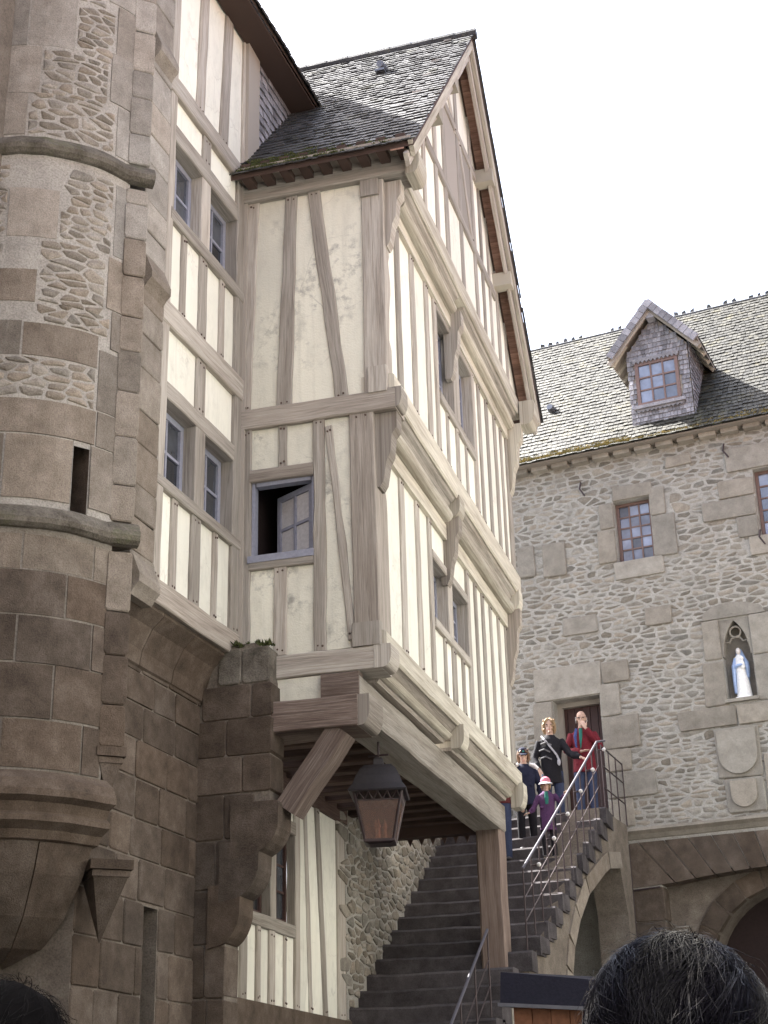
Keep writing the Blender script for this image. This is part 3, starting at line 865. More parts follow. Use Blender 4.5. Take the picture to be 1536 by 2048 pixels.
# roof of the gabled house
RA = thing('shingle_roof', (-4.5, 15.6, 10.9), '', '')
del RA['label'], RA['category']
RA.parent = H; RA.location = Vector((-4.5, 15.6, 10.9)) - POS[H.name]
X0, X1 = -6.25, -3.05
add('roof_deck', [(X0, 12.2, 10.93), (X1, 12.2, 10.93), (X1, 15.6, 15.01), (X0, 15.6, 15.01), (X1, 19.0, 10.93), (X0, 19.0, 10.93),
                  (X0, 12.2, 10.86), (X1, 12.2, 10.86), (X1, 15.6, 14.94), (X0, 15.6, 14.94), (X1, 19.0, 10.86), (X0, 19.0, 10.86)],
    [(0, 1, 2, 3), (3, 2, 4, 5), (6, 9, 8, 7), (9, 11, 10, 8), (0, 6, 7, 1), (5, 4, 10, 11), (1, 7, 8, 2), (2, 8, 10, 4), (0, 3, 9, 6), (3, 5, 11, 9)], TD, RA)
cs_, sn_ = 1 / math.hypot(1, SL), SL / math.hypot(1, SL)
shingles('shingles', (X0, 12.16, 10.90), (1, 0, 0), (0, cs_, sn_), X1 - X0 + .03, 5.36, .085, .128, 'shingle', RA)
shingles('shingles', (X1 + .03, 19.04, 10.90), (-1, 0, 0), (0, -cs_, sn_), X1 - X0, 5.36, .12, .2, 'shingle', RA)
for i in range(11):
    mb = MB(); x = X0 + i * .295
    tube(mb, [(x, 15.6, 15.01), (x + .31, 15.6, 15.018)], .075, 8)
    mb.build('ridge_tile', 'shingle', RA)
# dark rafter feet under the eave
for i in range(9):
    x = -4.93 + i * .21
    fbox('rafter_foot', FA, x, x + .10, 10.90 - .02, 11.06, -.05, .27, TD, H)
fbox('eave_board', FA, -4.98, -3.08, 10.955, 10.985, .05, .31, TB, H)
mb = MB()
for i in range(420):
    x = -4.95 + abs(rng.gauss(0, .6)); v = abs(rng.gauss(0, .17))
    if x < -3.2: [tuft(mb, (x + ru(-.04, .04), 12.17 + v * cs_, 10.93 + v * sn_), ru(.012, .03), 6) for _ in range(4)]
mb.build('moss', 'moss_g', RA, kind='stuff')
# small roof vent of lead
mb = MB(); tube(mb, [(-4.05, 14.76, 14.05), (-4.05, 14.60, 14.02)], [.06, .045], 10); mb.box(XY, *bx(-4.11, -3.99, 14.58, 14.76, 13.90, 13.93))
mb.build('roof_vent', 'lead', RA)

# ------------------------------------------------------------------ timbered wing on the left
K = thing('timber_wing', (-6.5, 11.5, 0), 'tall half-timbered wing with four small blue-grey windows beside the round turret', 'house')
FCd = [(-1.42, -1.31), (-1.03, -.85), (-.57, -.47)]
timber('corner_post', FC, (-1.70, 5.94), (-1.68, 13.0), .13, -.14, .012, T, K)
timber('corner_post', FC, (-.10, 5.94), (-.085, 10.96), .19, -.14, .012, T, K)
timber('stud', FC, (-.03, 11.1), (-.03, 13.0), .07, -.14, .006, T, K)
stud_row(FC, FCd, -1.64, -.20, 5.95, 6.80, T, 'plaster', K)
stud_row(FC, [(-1.39, -1.28), (-1.0, -.83), (-.54, -.43)], -1.64, -.18, 8.64, 9.53, T, 'plaster', K)
stud_row(FC, [(-1.01, -.82)], -1.64, -.18, 7.85, 8.41, T, 'plaster', K)
stud_row(FC, [(-1.0, -.83)], -1.63, -.17, 10.63, 10.96, T, 'plaster', K)
stud_row(FC, [(-1.17, -1.0, -1.11, -.93), (-.62, -.43, -.52, -.34)], -1.62, -.06, 11.16, 12.99, T, 'plaster', K)
for z, h in ((5.845, .22), (8.525, .235), (11.055, .21), (7.765, .17), (10.535, .19)):
    timber('floor_beam' if h > .2 else 'window_head', FC, (-1.78 if h > .2 else -1.64, z), (0 if h > .2 else -.19, z), h, -.30 if z < 6 else -.14, .03 if h > .2 else .014, T if z > 6 else 'timber_brown', K, wob=.008)
timber('window_sill', FC, (-1.78, 6.855), (-.02, 6.855), .105, -.14, .022, T, K)
timber('window_sill', FC, (-1.68, 9.60), (0, 9.60), .135, -.14, .022, T, K)
timber('wall_plate', FC, (-1.8, 13.05), (2.1, 13.05), .12, -.14, .02, TD, K)
for z0, z1 in ((6.91, 7.68), (9.67, 10.44)):
    timber('mullion_post', FC, (-.915, z0), (-.915, z1), .20, -.16, .006, T, K)
    for a, b in ((-1.65, -1.015), (-.815, -.195)):
        window(FC, a, b, z0, z1, -.12, 2, 2, 'blue', 'glass', K, fwid=.06, bar=.028)
        mb = MB(); mb.box(FC, a - .01, b + .01, z0 - .006, z0 + .012, -.13, .002); mb.build('sill_strip', 'knob', K)
fbox('wall_core', FC, -1.78, .06, 5.70, 13.05, -.34, -.18, TD, K)
fbox('corner_filler', XY, *bx(-5.3, -4.955, 12.47, 12.8, 5.4, 13.0), T, K)
# slate-hung wall above the house roof
m_ = math.cos(R_(2.5))
def roofz(u): return 10.95 + SL * (12.5 + u * m_ - 12.2)
cross('gable_wall', FC, [(-.0, 10.7), (2.0, roofz(2.0) - .1), (2.0, 13.1), (0, 13.1)], -.12, -.01, TD, K)
P0 = FC(0, 10.7, 0)
shingles('slate_cladding', P0, FC.U, (0, 0, 1), 2.1, 2.32, .095, .115, 'slate', K, keep=lambda u, v: 10.7 + v > roofz(u) - .12, th=.01, lift=.02, jit=.006)
# roof of the wing
ev = FC(-7.8, 12.94, .33)
c5, s5 = math.cos(R_(55)), math.sin(R_(55))
vd = -FC.N * c5 + Vector((0, 0, s5))
RC = add('roof_deck', [ev, ev + FC.U * 10.05, ev + FC.U * 10.05 + vd * 4.5, ev + vd * 4.5, ev + Vector((0, 0, -.06)), ev + FC.U * 10.05 + Vector((0, 0, -.06)), ev + FC.U * 10.05 + vd * 4.5 + Vector((0, 0, -.06)), ev + vd * 4.5 + Vector((0, 0, -.06))], BOXF, TD, K)
shingles('shingles', ev + FC.U * 5.3 - vd * .05, FC.U, vd, 4.8, 4.5, .085, .128, 'shingle', RC, lift=.03, th=.02, jit=.02)
rr = ev + vd * 4.5
bk = -FC.N * c5 - Vector((0, 0, s5))
add('rear_slope', [rr, rr + FC.U * 10.05, rr + FC.U * 10.05 + bk * 4.5, rr + bk * 4.5], [(0, 1, 2, 3)], 'shingle', K)
fbox('soffit', FC, -2.2, 2.15, 12.86, 12.885, 0, .31, TD, K)
mb = MB()
for i in range(62):
    a = ev + FC.U * (4.7 + i * .086); b = a + FC.U * .084
    dn_ = FC.N * .05 + Vector((0, 0, -.05))
    mb.put([a, b, b + dn_ * ru(.9, 1.3), a + dn_ * ru(.0, .25), a + vd * .2, b + vd * .2], [(0, 1, 2, 3), (3, 2, 5, 4)])
mb.build('eave_tiles', 'shingle', RC, kind='stuff')

pegs_done()

# ------------------------------------------------------------------ round stair turret
TU = thing('stair_turret', (-6.222, 10.506, 0), 'round stone stair turret with moulded string courses at the left edge', 'tower')
T1 = Vector((-5.152, 10.085, 0)); T2 = Vector((-5.0, 10.209, 0))
FT = Cyl((-6.222, 10.506, 0), 1.15, R_(-21.5))
Vv = []; Ff = []
zs_ = [3.98, 6.19, 6.76, 16.0]
nseg = 60
us_ = [-4.4 + 4.44 * i / nseg for i in range(nseg + 1)]
us_ = sorted(us_ + [-.372, -.232])
for zq in zs_:
    for u in us_: Vv.append(FT(u, zq, -.003))
n1 = len(us_)
for j in range(3):
    for i in range(n1 - 1):
        if j == 1 and us_[i] >= -.373 and us_[i + 1] <= -.231: continue
        Ff.append((j * n1 + i, j * n1 + i + 1, (j + 1) * n1 + i + 1, (j + 1) * n1 + i))
add('wall', Vv[n1:], [tuple(i - n1 for i in q) for q in Ff if min(q) >= n1], 'mortar_m', TU)
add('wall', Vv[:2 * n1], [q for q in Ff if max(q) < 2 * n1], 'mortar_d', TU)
mb = MB()
mb.put([FT(-.379, 6.18, .002), FT(-.379, 6.81, .002), FT(-.34, 6.76, -.4), FT(-.34, 6.19, -.4)], [(0, 1, 2, 3)])
mb.put([FT(-.225, 6.18, .002), FT(-.225, 6.81, .002), FT(-.262, 6.76, -.4), FT(-.262, 6.19, -.4)], [(0, 3, 2, 1)])
mb.put([FT(-.379, 6.81, .002), FT(-.225, 6.81, .002), FT(-.262, 6.76, -.4), FT(-.34, 6.76, -.4)], [(0, 1, 2, 3)])
mb.put([FT(-.379, 6.18, .002), FT(-.225, 6.18, .002), FT(-.262, 6.19, -.4), FT(-.34, 6.19, -.4)], [(0, 3, 2, 1)])
mb.build('slit_reveal', 'ashlar', TU)
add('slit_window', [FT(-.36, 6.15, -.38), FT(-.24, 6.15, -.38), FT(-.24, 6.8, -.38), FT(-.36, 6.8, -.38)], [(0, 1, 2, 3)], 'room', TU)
def round_course(z0, z1, us, mat=None):
    if us[0] <= -1.4: us = [us[0] - 1.45, us[0] - .7] + us
    mat = mat or ('ashlar_g' if z0 > 8.6 else 'ashlar_m' if z0 > 5.6 else 'ashlar')  # stone gets paler with height: light falloff painted into the colour
    for a, b in zip(us[:-1], us[1:]):
        n = max(2, int((b - a) / .12))
        lo = [(a + .009 + (b - a - .018) * i / n, z0 + .009) for i in range(n + 1)]
        hi = [(a + .007 + (b - a - .014) * i / n, z1 - .007) for i in range(n, -1, -1)]
        j = [ru(-.006, .006) for _ in range(4)]
        V = []; F = []
        for i in range(n + 1):
            V += [FT(lo[i][0], z0 + .007 + j[0], -.02), FT(lo[i][0], z0 + .007 + j[0], .006 + j[2]), FT(lo[i][0], z1 - .007 + j[1], .006 + j[3]), FT(lo[i][0], z1 - .007 + j[1], -.02)]
        for i in range(n):
            for k in range(3): F.append((i * 4 + k, i * 4 + 4 + k, i * 4 + 5 + k, i * 4 + 1 + k))
        F += [(0, 1, 2, 3), (n * 4 + 3, n * 4 + 2, n * 4 + 1, n * 4)]
        add('ashlar_block', V, F, mat, TU)
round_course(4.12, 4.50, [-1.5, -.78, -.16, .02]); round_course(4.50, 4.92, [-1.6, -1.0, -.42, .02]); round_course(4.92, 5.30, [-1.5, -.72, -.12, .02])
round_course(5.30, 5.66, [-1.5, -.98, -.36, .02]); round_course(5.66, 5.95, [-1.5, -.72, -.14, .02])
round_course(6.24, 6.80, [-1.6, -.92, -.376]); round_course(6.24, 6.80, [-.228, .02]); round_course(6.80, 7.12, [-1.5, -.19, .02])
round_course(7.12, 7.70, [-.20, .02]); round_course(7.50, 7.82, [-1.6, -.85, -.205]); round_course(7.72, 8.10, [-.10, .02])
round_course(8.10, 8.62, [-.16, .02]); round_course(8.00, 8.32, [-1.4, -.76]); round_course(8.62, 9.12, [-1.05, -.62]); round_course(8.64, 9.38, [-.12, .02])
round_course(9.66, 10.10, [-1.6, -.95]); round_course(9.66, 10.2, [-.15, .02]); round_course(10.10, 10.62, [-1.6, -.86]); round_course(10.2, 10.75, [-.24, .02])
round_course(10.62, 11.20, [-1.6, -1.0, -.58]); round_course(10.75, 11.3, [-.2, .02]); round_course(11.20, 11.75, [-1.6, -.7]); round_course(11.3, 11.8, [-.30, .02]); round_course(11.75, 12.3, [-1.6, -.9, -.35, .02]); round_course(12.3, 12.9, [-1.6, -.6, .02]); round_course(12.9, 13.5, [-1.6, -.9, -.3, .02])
zones = [(-1.5, -.21, 7.12, 7.50), (-.76, -.10, 7.82, 8.02), (-.76, -.17, 8.0, 8.62), (-.62, -.13, 8.62, 9.38), (-1.5, -1.05, 8.4, 9.38), (-.95, -.16, 9.66, 10.12), (-.86, -.25, 10.10, 10.62), (-.58, -.21, 10.6, 11.2), (-.7, -.31, 11.2, 11.75)]
polys = []
for a, b, c, d in zones:
    for p in rubble_polys(a, b, c, d, .17, .066, .026, .16, 2.3):
        p = [(min(max(x, a + .012), b - .012), min(max(y, c + .01), d - .01)) for x, y in p]
        if area(p) > .002: polys.append(p)
rubble(FT, polys, .009, 'rubble_g', TU, 260)
def string_course(z, parent):
    pr = [(-.03, z + .05), (.03, z + .055), (.07, z + .08), (.082, z + .12), (.068, z + .16), (.02, z + .225), (-.03, z + .26)]
    extrude('string_course', FT, pr, -2.0, .03, 'mossy', parent, wob=.008, step=.1)
    extrude('string_course', FP, [(a + .012, b) for a, b in pr], -.02, .235, 'mossy', parent, wob=.002, step=.1)
FP = Fr(T1, T2 - T1)
string_course(5.95, TU); string_course(9.40, TU)
extrude('corbel_ring', FT, [(-.05, 4.12), (.05, 4.10), (.13, 4.03), (.165, 3.95), (.165, 3.90), (.10, 3.865), (.075, 3.80), (.11, 3.77), (.11, 3.73), (.03, 3.68), (.0, 3.62), (-.08, 3.60)], -2.2, .05, 'ashlar', TU, wob=.003, step=.08)
for a_, b_ in ((-2.2, -1.62), (-1.61, -1.02), (-1.01, -.44), (-.43, .02)):
    extrude('corbel_cone', FT, [(-.04 + ru(-.006, .006), 3.61), (-.12, 3.40), (-.30, 3.12), (-.52, 2.92), (-.80, 2.80), (-1.1, 2.76), (-1.1, 3.61)], a_, b_, 'ashlar', TU, wob=.003, step=.1)
# pilaster where the turret meets the wall
z = 4.36
while z < 14:
    h = ru(.30, .46)
    for lim in (5.95, 9.40):
        if z < lim < z + h + .15: h = lim - z
    if any(abs(z - l) < .01 for l in (5.95, 9.40)): z += .26; continue
    block(FP, -.005, .196, z + .004, z + h - .004, .012, 'ashlar_g' if z > 8.6 else 'ashlar_m' if z > 5.2 else 'ashlar', TU, base=-.42, name='pilaster_block', jit=.004)  # same painted light falloff up the pilaster
    z += h
def pyramid(u0, u1, zt, zb, d0, d1):
    m = (u0 + u1) / 2
    mb = MB(); mb.box(FP, u0, u1, zt - .07, zt, d0, d1); mb.box(FP, u0 + .02, u1 - .02, zt - .12, zt - .075, d0, d1 - .02)
    mb.put([FP(u0 + .03, zt - .12, d0), FP(u1 - .03, zt - .12, d0), FP(u1 - .03, zt - .12, d1 - .03), FP(u0 + .03, zt - .12, d1 - .03), FP(m, zb, d0 + .06)], [(0, 1, 2, 3), (3, 2, 4), (2, 1, 4), (0, 3, 4), (1, 0, 4)])
    mb.build('pilaster_corbel', 'ashlar', TU)
pyramid(-.015, .21, 4.36, 3.96, -.12, .03)
pyramid(-.02, .30, 3.52, 2.95, -.35, .03)

# ------------------------------------------------------------------ ashlar wall under the wing
SW = thing('stone_wall', (-5.4, 11.0, 0), 'brown granite ashlar wall below the left timbered wing', 'wall')
wall_holes('wall_core', FS, -2.25, .1, 0, 5.52, -.95, -.002, [(-1.15, -.90, 2.25, 3.36)], 'mortar_br', SW)
fbox('slit_back', FS, -1.18, -.87, 2.2, 3.4, -.42, -.40, 'room', SW)
zc = [1.9, 2.27, 2.66, 3.03, 3.38, 3.72, 4.03, 4.36, 4.68, 4.98, 5.25, 5.49]
for a, b in zip(zc[:-1], zc[1:]):
    u = -2.25
    while u < -.18:
        wd_ = ru(.32, .62)
        v = min(u + wd_, -.16)
        if v - u > .08 and not (b < 3.4 and u < -.9 and v > -1.15): block(FS, u + .005, v - .005, a + .005, b - .005, .010, 'ashlar', SW, name='ashlar_block', jit=.005)
        elif v - u > .08:
            if -1.16 - u > .08: block(FS, u + .005, -1.16, a + .005, b - .005, .010, 'ashlar', SW, name='ashlar_block', jit=.004)
            if v + .89 > .08: block(FS, -.89, v - .005, a + .005, b - .005, .010, 'ashlar', SW, name='ashlar_block', jit=.004)
        u = v
for a, b in ((-2.1, -1.45), (-1.44, -.85), (-.84, -.18)):
    extrude('cornice', FS, [(0, 5.28), (.03, 5.30), (.05, 5.42), (.14, 5.60), (.25, 5.70), (.25, 5.735), (0, 5.735)], a, b, 'ashlar', SW, wob=.003)
FS2 = Fr(FC.o - FC.N * .85, FC.U)
fbox('wall_core', FS2, -13, -7.8, 0, 5.4, -.4, -.004, 'mortar_br', SW)  # unseen stretch kept low so the sun reaches the foreground head
fbox('wall_core', FS2, -7.8, -2.2, 0, 12.95, -.4, -.004, 'mortar_br', SW)
for a, b in zip(zc[:-3], zc[1:-2]):
    u = -7.5 + ru(0, .3)
    while u < -2.25:
        v = min(u + ru(.35, .7), -2.22)
        if v - u > .1: block(FS2, u + .005, v - .005, a + .005, b - .005, .010, 'ashlar', SW, name='ashlar_block', jit=.005)
        u = v
# quoin strip beside the timber
FQ = Fr(FC.o, FC.U)
z = 5.74
while z < 13.2:
    h = ru(.28, .42)
    block(FQ, -2.2, -1.775, z + .004, z + h - .004, .03, 'ashlar_g' if z > 8.6 else 'ashlar_m', SW, base=-.3, name='quoin', jit=.004)  # upper quoins paler, continuing the painted light falloff
    z += h
for z in (5.66, 8.50, 10.98):
    extrude('moulding_stop', FQ, [(-.05, z), (.03, z), (.06, z + .05), (.105, z + .10), (.105, z + .17), (.03, z + .36), (-.05, z + .36)], -2.17, -1.80, 'ashlar_m', SW, wob=.004)

# ------------------------------------------------------------------ corbelled pier
PR = thing('corbelled_pier', (-4.9, 12.5, 0), 'dark mossy stone pier with three rounded corbels under the house corner', 'pier')
FPi = Fr((0, 12.28, 0), (1, 0, 0))
cross('pier_core', FPi, [(-5.32, 0), (-5.0, 0), (-5.0, 3.2), (-4.98, 3.6), (-4.60, 4.30), (-4.60, 5.45), (-4.66, 5.74), (-4.75, 5.80), (-5.05, 5.80), (-5.12, 5.76), (-5.22, 5.40), (-5.32, 5.1)], -.32, -.012, 'mortar_br', PR)
for k, (za, zb) in enumerate(((5.42, 5.76), (5.10, 5.42), (4.76, 5.10), (4.42, 4.76), (4.02, 4.42), (3.60, 4.02), (3.14, 3.60), (2.7, 3.14), (2.2, 2.7))):
    xr = [-4.60, -4.575, -4.575, -4.575, -4.74, -4.88, -4.99, -4.99, -4.99][k]
    xl = [-5.10, -5.26, -5.31, -5.31, -5.31, -5.31, -5.31, -5.31, -5.31][k]
    sp = xl + (xr - xl) * [.45, .7, .4, .62, .5, .5, .55, .4, .5][k]
    for a, b in ((xl, sp), (sp, xr)):
        block(FPi, a + .004, b - .004, za + .004, zb - .004, .004, 'ashlar' if k > 0 else 'mossy', PR, base=-.31 if b == xr else -.05, name='pier_block', jit=.005)
def corbel(xa, xn, zt, zb):
    xn -= .05
    """rounded corbel from the wall at xa out to the nose xn"""
    pr = [(xa, zb - .02), (xa, zt), (xn - .02, zt), (xn, zt - .03)]
    h = zt - zb
    for i in range(1, 8):
        a = math.pi / 2 * i / 7
        pr.append((xa + (xn - xa) * (.22 + .78 * math.cos(a)), zt - h * .35 - h * .65 * math.sin(a)))
    cross('corbel', FPi, pr, -.26 - zt * .01, .01 + zt * .005, 'ashlar', PR)
corbel(-4.95, -4.45, 4.33, 3.86); corbel(-5.05, -4.63, 3.99, 3.50); corbel(-5.15, -4.80, 3.63, 3.12)
mb = MB()
for i in range(70): tuft(mb, (ru(-5.05, -4.6), ru(12.26, 12.46), 5.78 + ru(-.02, .02)), ru(.025, .05))
mb.build('moss', 'moss_g', PR, kind='stuff')

# ------------------------------------------------------------------ stone hall across the back
W = thing('stone_hall', FW(1.5, 0, 0), 'grey rubble stone hall with shingled roof and dormer behind the stairway', 'building')
holes = [(.54, 1.165, 10.385, 11.47), (2.92, 3.56, 10.42, 11.58), (-.77, .03, 6.0, 8.18), (2.085, 2.555, 7.79, 9.10), (.76, 5.4, -.0, 5.24)]
wall_holes('wall', FW, -4.5, 8.5, 0, 12.42, -.5, 0, holes, 'mortar', W)
DB = [(.54, 1.24, 11.475, 11.73), (.28, .535, 11.0, 11.47), (.21, .535, 10.39, 10.99), (1.17, 1.44, 11.1, 11.60), (1.17, 1.58, 10.36, 11.09), (.46, 1.31, 10.06, 10.38),
      (-1.24, -.91, 10.40, 10.96), (-.78, -.36, 10.33, 10.94), (2.33, 2.91, 11.14, 11.47), (2.03, 2.91, 10.80, 11.13), (2.56, 2.91, 10.42, 10.79), (2.50, 3.9, 11.59, 12.02), (2.72, 3.75, 10.08, 10.41), (3.57, 3.9, 10.42, 11.58),
      (-1.08, .09, 8.19, 8.74), (.10, .56, 8.34, 8.70), (.04, .37, 7.80, 8.33), (.04, .65, 7.26, 7.79), (.04, .47, 6.88, 7.25), (.04, .84, 6.46, 6.87), (.04, .45, 6.02, 6.45),
      (-1.12, -.78, 7.52, 8.18), (-1.04, -.78, 6.92, 7.51), (-1.25, -.78, 6.02, 6.91), (1.80, 2.08, 8.46, 9.12), (1.74, 2.08, 7.72, 8.45), (2.56, 2.9, 7.72, 8.45), (2.56, 2.95, 8.46, 9.12),
      (1.27, 2.20, 7.39, 7.70), (2.21, 3.05, 7.39, 7.70), (1.82, 2.50, 6.57, 7.36), (1.90, 2.50, 6.04, 6.55), (2.52, 3.05, 6.04, 6.9), (.9, 1.35, 9.2, 9.5), (-.5, .1, 9.25, 9.55), (1.5, 1.95, 11.9, 12.1), (3.1, 3.6, 8.2, 8.7)]
for a, b, c, d in DB: block(FW, a + .004, b - .004, c + .004, d - .004, .032, 'dressed', W, name='dressed_stone', jit=.012, inset=.02)
cross('niche_head', FW, [(1.82, 9.13), (2.84, 9.13), (2.78, 9.25), (2.55, 9.34), (2.30, 9.38), (2.05, 9.35), (1.87, 9.26)], -.03, .034, 'dressed', W)
def w_keep(p):
    cu = sum(x for x, _ in p) / len(p); cz = sum(y for _, y in p) / len(p)
    if cz > 12.38 or cz < 5.97: return False
    for a, b, c, d in DB:
        if a + .02 < cu < b - .02 and c + .02 < cz < d - .02: return False
    for a, b, c, d in holes:
        if all(False for _ in ()) and False: return False
        us = [x for x, _ in p]; zs = [y for _, y in p]
        if max(us) > a - .01 and min(us) < b + .01 and max(zs) > c - .01 and min(zs) < d + .01: return False
    return True
rubble(FW, rubble_polys(-1.9, 4.4, 5.95, 12.4, .19, .076, .026, .24, 2.4), .003, 'rubble', W, 300, w_keep)
# windows, door
window(FW, .545, 1.16, 10.39, 11.465, -.14, 3, 5, 'redwood', 'glass_blue', W, fwid=.05, bar=.025)
window(FW, 2.925, 3.555, 10.425, 11.575, -.14, 3, 5, 'redwood', 'glass_blue', W, fwid=.05, bar=.025)
D = fbox('door', FW, -.77, .03, 6.0, 8.18, -.40, -.34, 'door', W)
for i in range(6): fbox('door_board', FW, -.76 + i * .131, -.64 + i * .131, 6.02, 8.16, -.34, -.318, 'door', D)
fbox('door_frame', FW, -.77, -.69, 6.0, 8.18, -.318, -.22, 'timber', W); fbox('door_frame', FW, -.69, .03, 8.10, 8.18, -.318, -.22, 'timber', W)
# niche with tracery
fbox('niche_back', FW, 2.07, 2.57, 7.75, 9.12, -.28, -.25, 'dressed', W)
def arc(cu, cz, r, a0, a1, n): return [(cu + r * math.cos(R_(a0 + (a1 - a0) * i / n)), cz + r * math.sin(R_(a0 + (a1 - a0) * i / n))) for i in range(n + 1)]
for sg in (-1, 1):
    pts = [(2.32 + sg * .235, 8.50), (2.32 + sg * .235, 9.10), (2.32, 9.10), (2.32, 9.07), (2.32 + sg * .05, 9.02), (2.32 + sg * .10, 8.94), (2.32 + sg * .15, 8.84), (2.32 + sg * .185, 8.72), (2.32 + sg * .205, 8.60), (2.32 + sg * .213, 8.50)]
    cross('niche_spandrel', FW, pts if sg < 0 else pts[::-1], -.16, .005, 'dressed', W)
mb = MB()
tube(mb, [FW(2.32 + .088 * math.cos(a_ * .3927), 8.895 + .088 * math.sin(a_ * .3927), -.05) for a_ in range(17)], .016, 6, side=FW.N)
for sg in (-1, 1): tube(mb, [FW(2.32 + sg * .02, 8.805, -.05), FW(2.32 + sg * .07, 8.79, -.05), FW(2.32 + sg * .11, 8.73, -.05), FW(2.32 + sg * .17, 8.74, -.05), FW(2.32 + sg * .205, 8.66, -.05)], .015, 6, side=FW.N)
mb.build('tracery', 'dressed', W)
fbox('niche_sill', FW, 2.06, 2.58, 7.745, 7.795, -.3, .07, 'dressed', W)
# carved shields
def shield(u0, u1, z0, z1):
    c = (u0 + u1) / 2; w_ = (u1 - u0) / 2; h = z1 - z0
    pts = [(u0, z1), (u0, z0 + h * .45)] + [(c - w_ * math.cos(R_(a)), z0 + h * .45 - h * .45 * math.sin(R_(a))) for a in range(15, 90, 15)]
    pts += [(c, z0)] + [(c + w_ * math.cos(R_(a)), z0 + h * .45 - h * .45 * math.sin(R_(a))) for a in range(75, 0, -15)] + [(u1, z0 + h * .45), (u1, z1)]
    cross('carved_shield', FW, pts[::-1], .02, .075, 'dressed', W)
shield(1.86, 2.46, 6.62, 7.31); shield(1.99, 2.38, 6.11, 6.52)
# string course and the arched ground floor
extrude('string_course', FW, [(-.02, 5.97), (.11, 5.955), (.12, 5.91), (.06, 5.86), (.02, 5.80), (-.02, 5.78)], .30, 8.4, 'dressed', W, wob=.004)
def zin(u): return 5.06 + .16 * (1 - ((u - 3.05) / 2.29) ** 2)
vs = [.63, .98, 1.30, 1.60, 1.88, 2.14, 2.40, 2.70, 3.0, 3.35, 3.7, 4.1, 4.5, 4.95, 5.45]
for a, b in zip(vs[:-1], vs[1:]):
    sl_ = lambda u: u + (u - 2.9) * .27
    ta, tb = sl_(a), sl_(b)
    if a == .63: ta = .31; a = .31
    cross('voussoir', FW, [(a + .008, zin(max(a, .76)) + .004), (b - .008, zin(b)), (tb - .008, 5.74), (ta + .008, 5.74)], -.30, .025 + ru(-.006, .006), 'ashlar', W)
for j, (a, b) in enumerate(((4.55, 5.05), (4.05, 4.55), (3.5, 4.05), (2.9, 3.5), (2.3, 2.9), (1.6, 2.3), (.8, 1.6), (0, .8))):
    block(FW, .31, .785, a + .004, b - .004, .02, 'ashlar', W, name='jamb_stone', base=-.3)
    block(FW, 5.41, 5.9, a + .004, b - .004, .02, 'ashlar', W, name='jamb_stone', base=-.3)
cc, cr = (2.60, 3.70), 1.28
Vp = []; Fq = []
al = [180 - 180 * i / 24 for i in range(25)]
for a in al:
    x, z = cc[0] + cr * math.cos(R_(a)), cc[1] + cr * math.sin(R_(a))
    Vp += [FW(x, z, -.30), FW(x, 5.6, -.30), FW(x, z, -1.1)]
for i in range(24):
    b = i * 3
    Fq += [(b, b + 3, b + 4, b + 1), (b + 2, b + 5, b + 3, b)]
for x0, x1 in ((.70, cc[0] - cr), (cc[0] + cr, 5.5)):
    b = len(Vp); Vp += [FW(x0, 0, -.30), FW(x1, 0, -.30), FW(x1, 5.6, -.30), FW(x0, 5.6, -.30), FW(x0, 0, -1.1), FW(x1, 0, -1.1), FW(x1, 3.7, -1.1), FW(x1, 3.7, -.3)]
    Fq += [(b, b + 1, b + 2, b + 3), (b + 1, b + 5, b + 6, b + 7)]
add('arch_wall', Vp, Fq, 'mortar_br', W)
for i, (a, b) in enumerate(zip(al[:-1], al[1:])):
    if i % 2: continue
    b2 = al[min(i + 2, 24)]
    P = [(cc[0] + r * math.cos(R_(q)), cc[1] + r * math.sin(R_(q))) for r, q in ((cr, a - .5), (cr + .30, a - .5), (cr + .30, b2 + .5), (cr, b2 + .5))]
    cross('arch_stone', FW, P, -.45, -.285 + ru(0, .012), 'ashlar', W)
V = boxv(FW, .9, 4.6, 0, 5.3, -6.0, -1.0)
add('passage', V, [f for i, f in enumerate(BOXF) if i != 3 and i != 2], 'room', W)
# iron strap / drain on the jamb
mb = MB(); tube(mb, [FW(.315, 5.72, .05), FW(.315, 1.0, .05)], .016, 6); tube(mb, [FW(.315, 5.02, .05), FW(.75, 5.04, .05)], .014, 6)
mb.build('drain_pipe', 'iron', W)
# small iron cramps high on the wall
for u, z in ((2.52, 12.0), (2.93, 10.38), (.02, 11.82)):
    mb = MB(); tube(mb, [FW(u, z + .12, .04), FW(u - .03, z, .045), FW(u + .05, z - .14, .04)], .016, 5); mb.build('iron_cramp', 'iron', W)
# eaves
for i in range(20): fbox('rafter_foot', FW, -2.3 + i * .37, -2.02 + i * .37, 12.27, 12.345, -.02, .15, 'dressed', W)
fbox('eave_shadow_board', FW, -4.5, 8.5, 12.35, 12.375, -.05, .27, 'timber_brown', W)
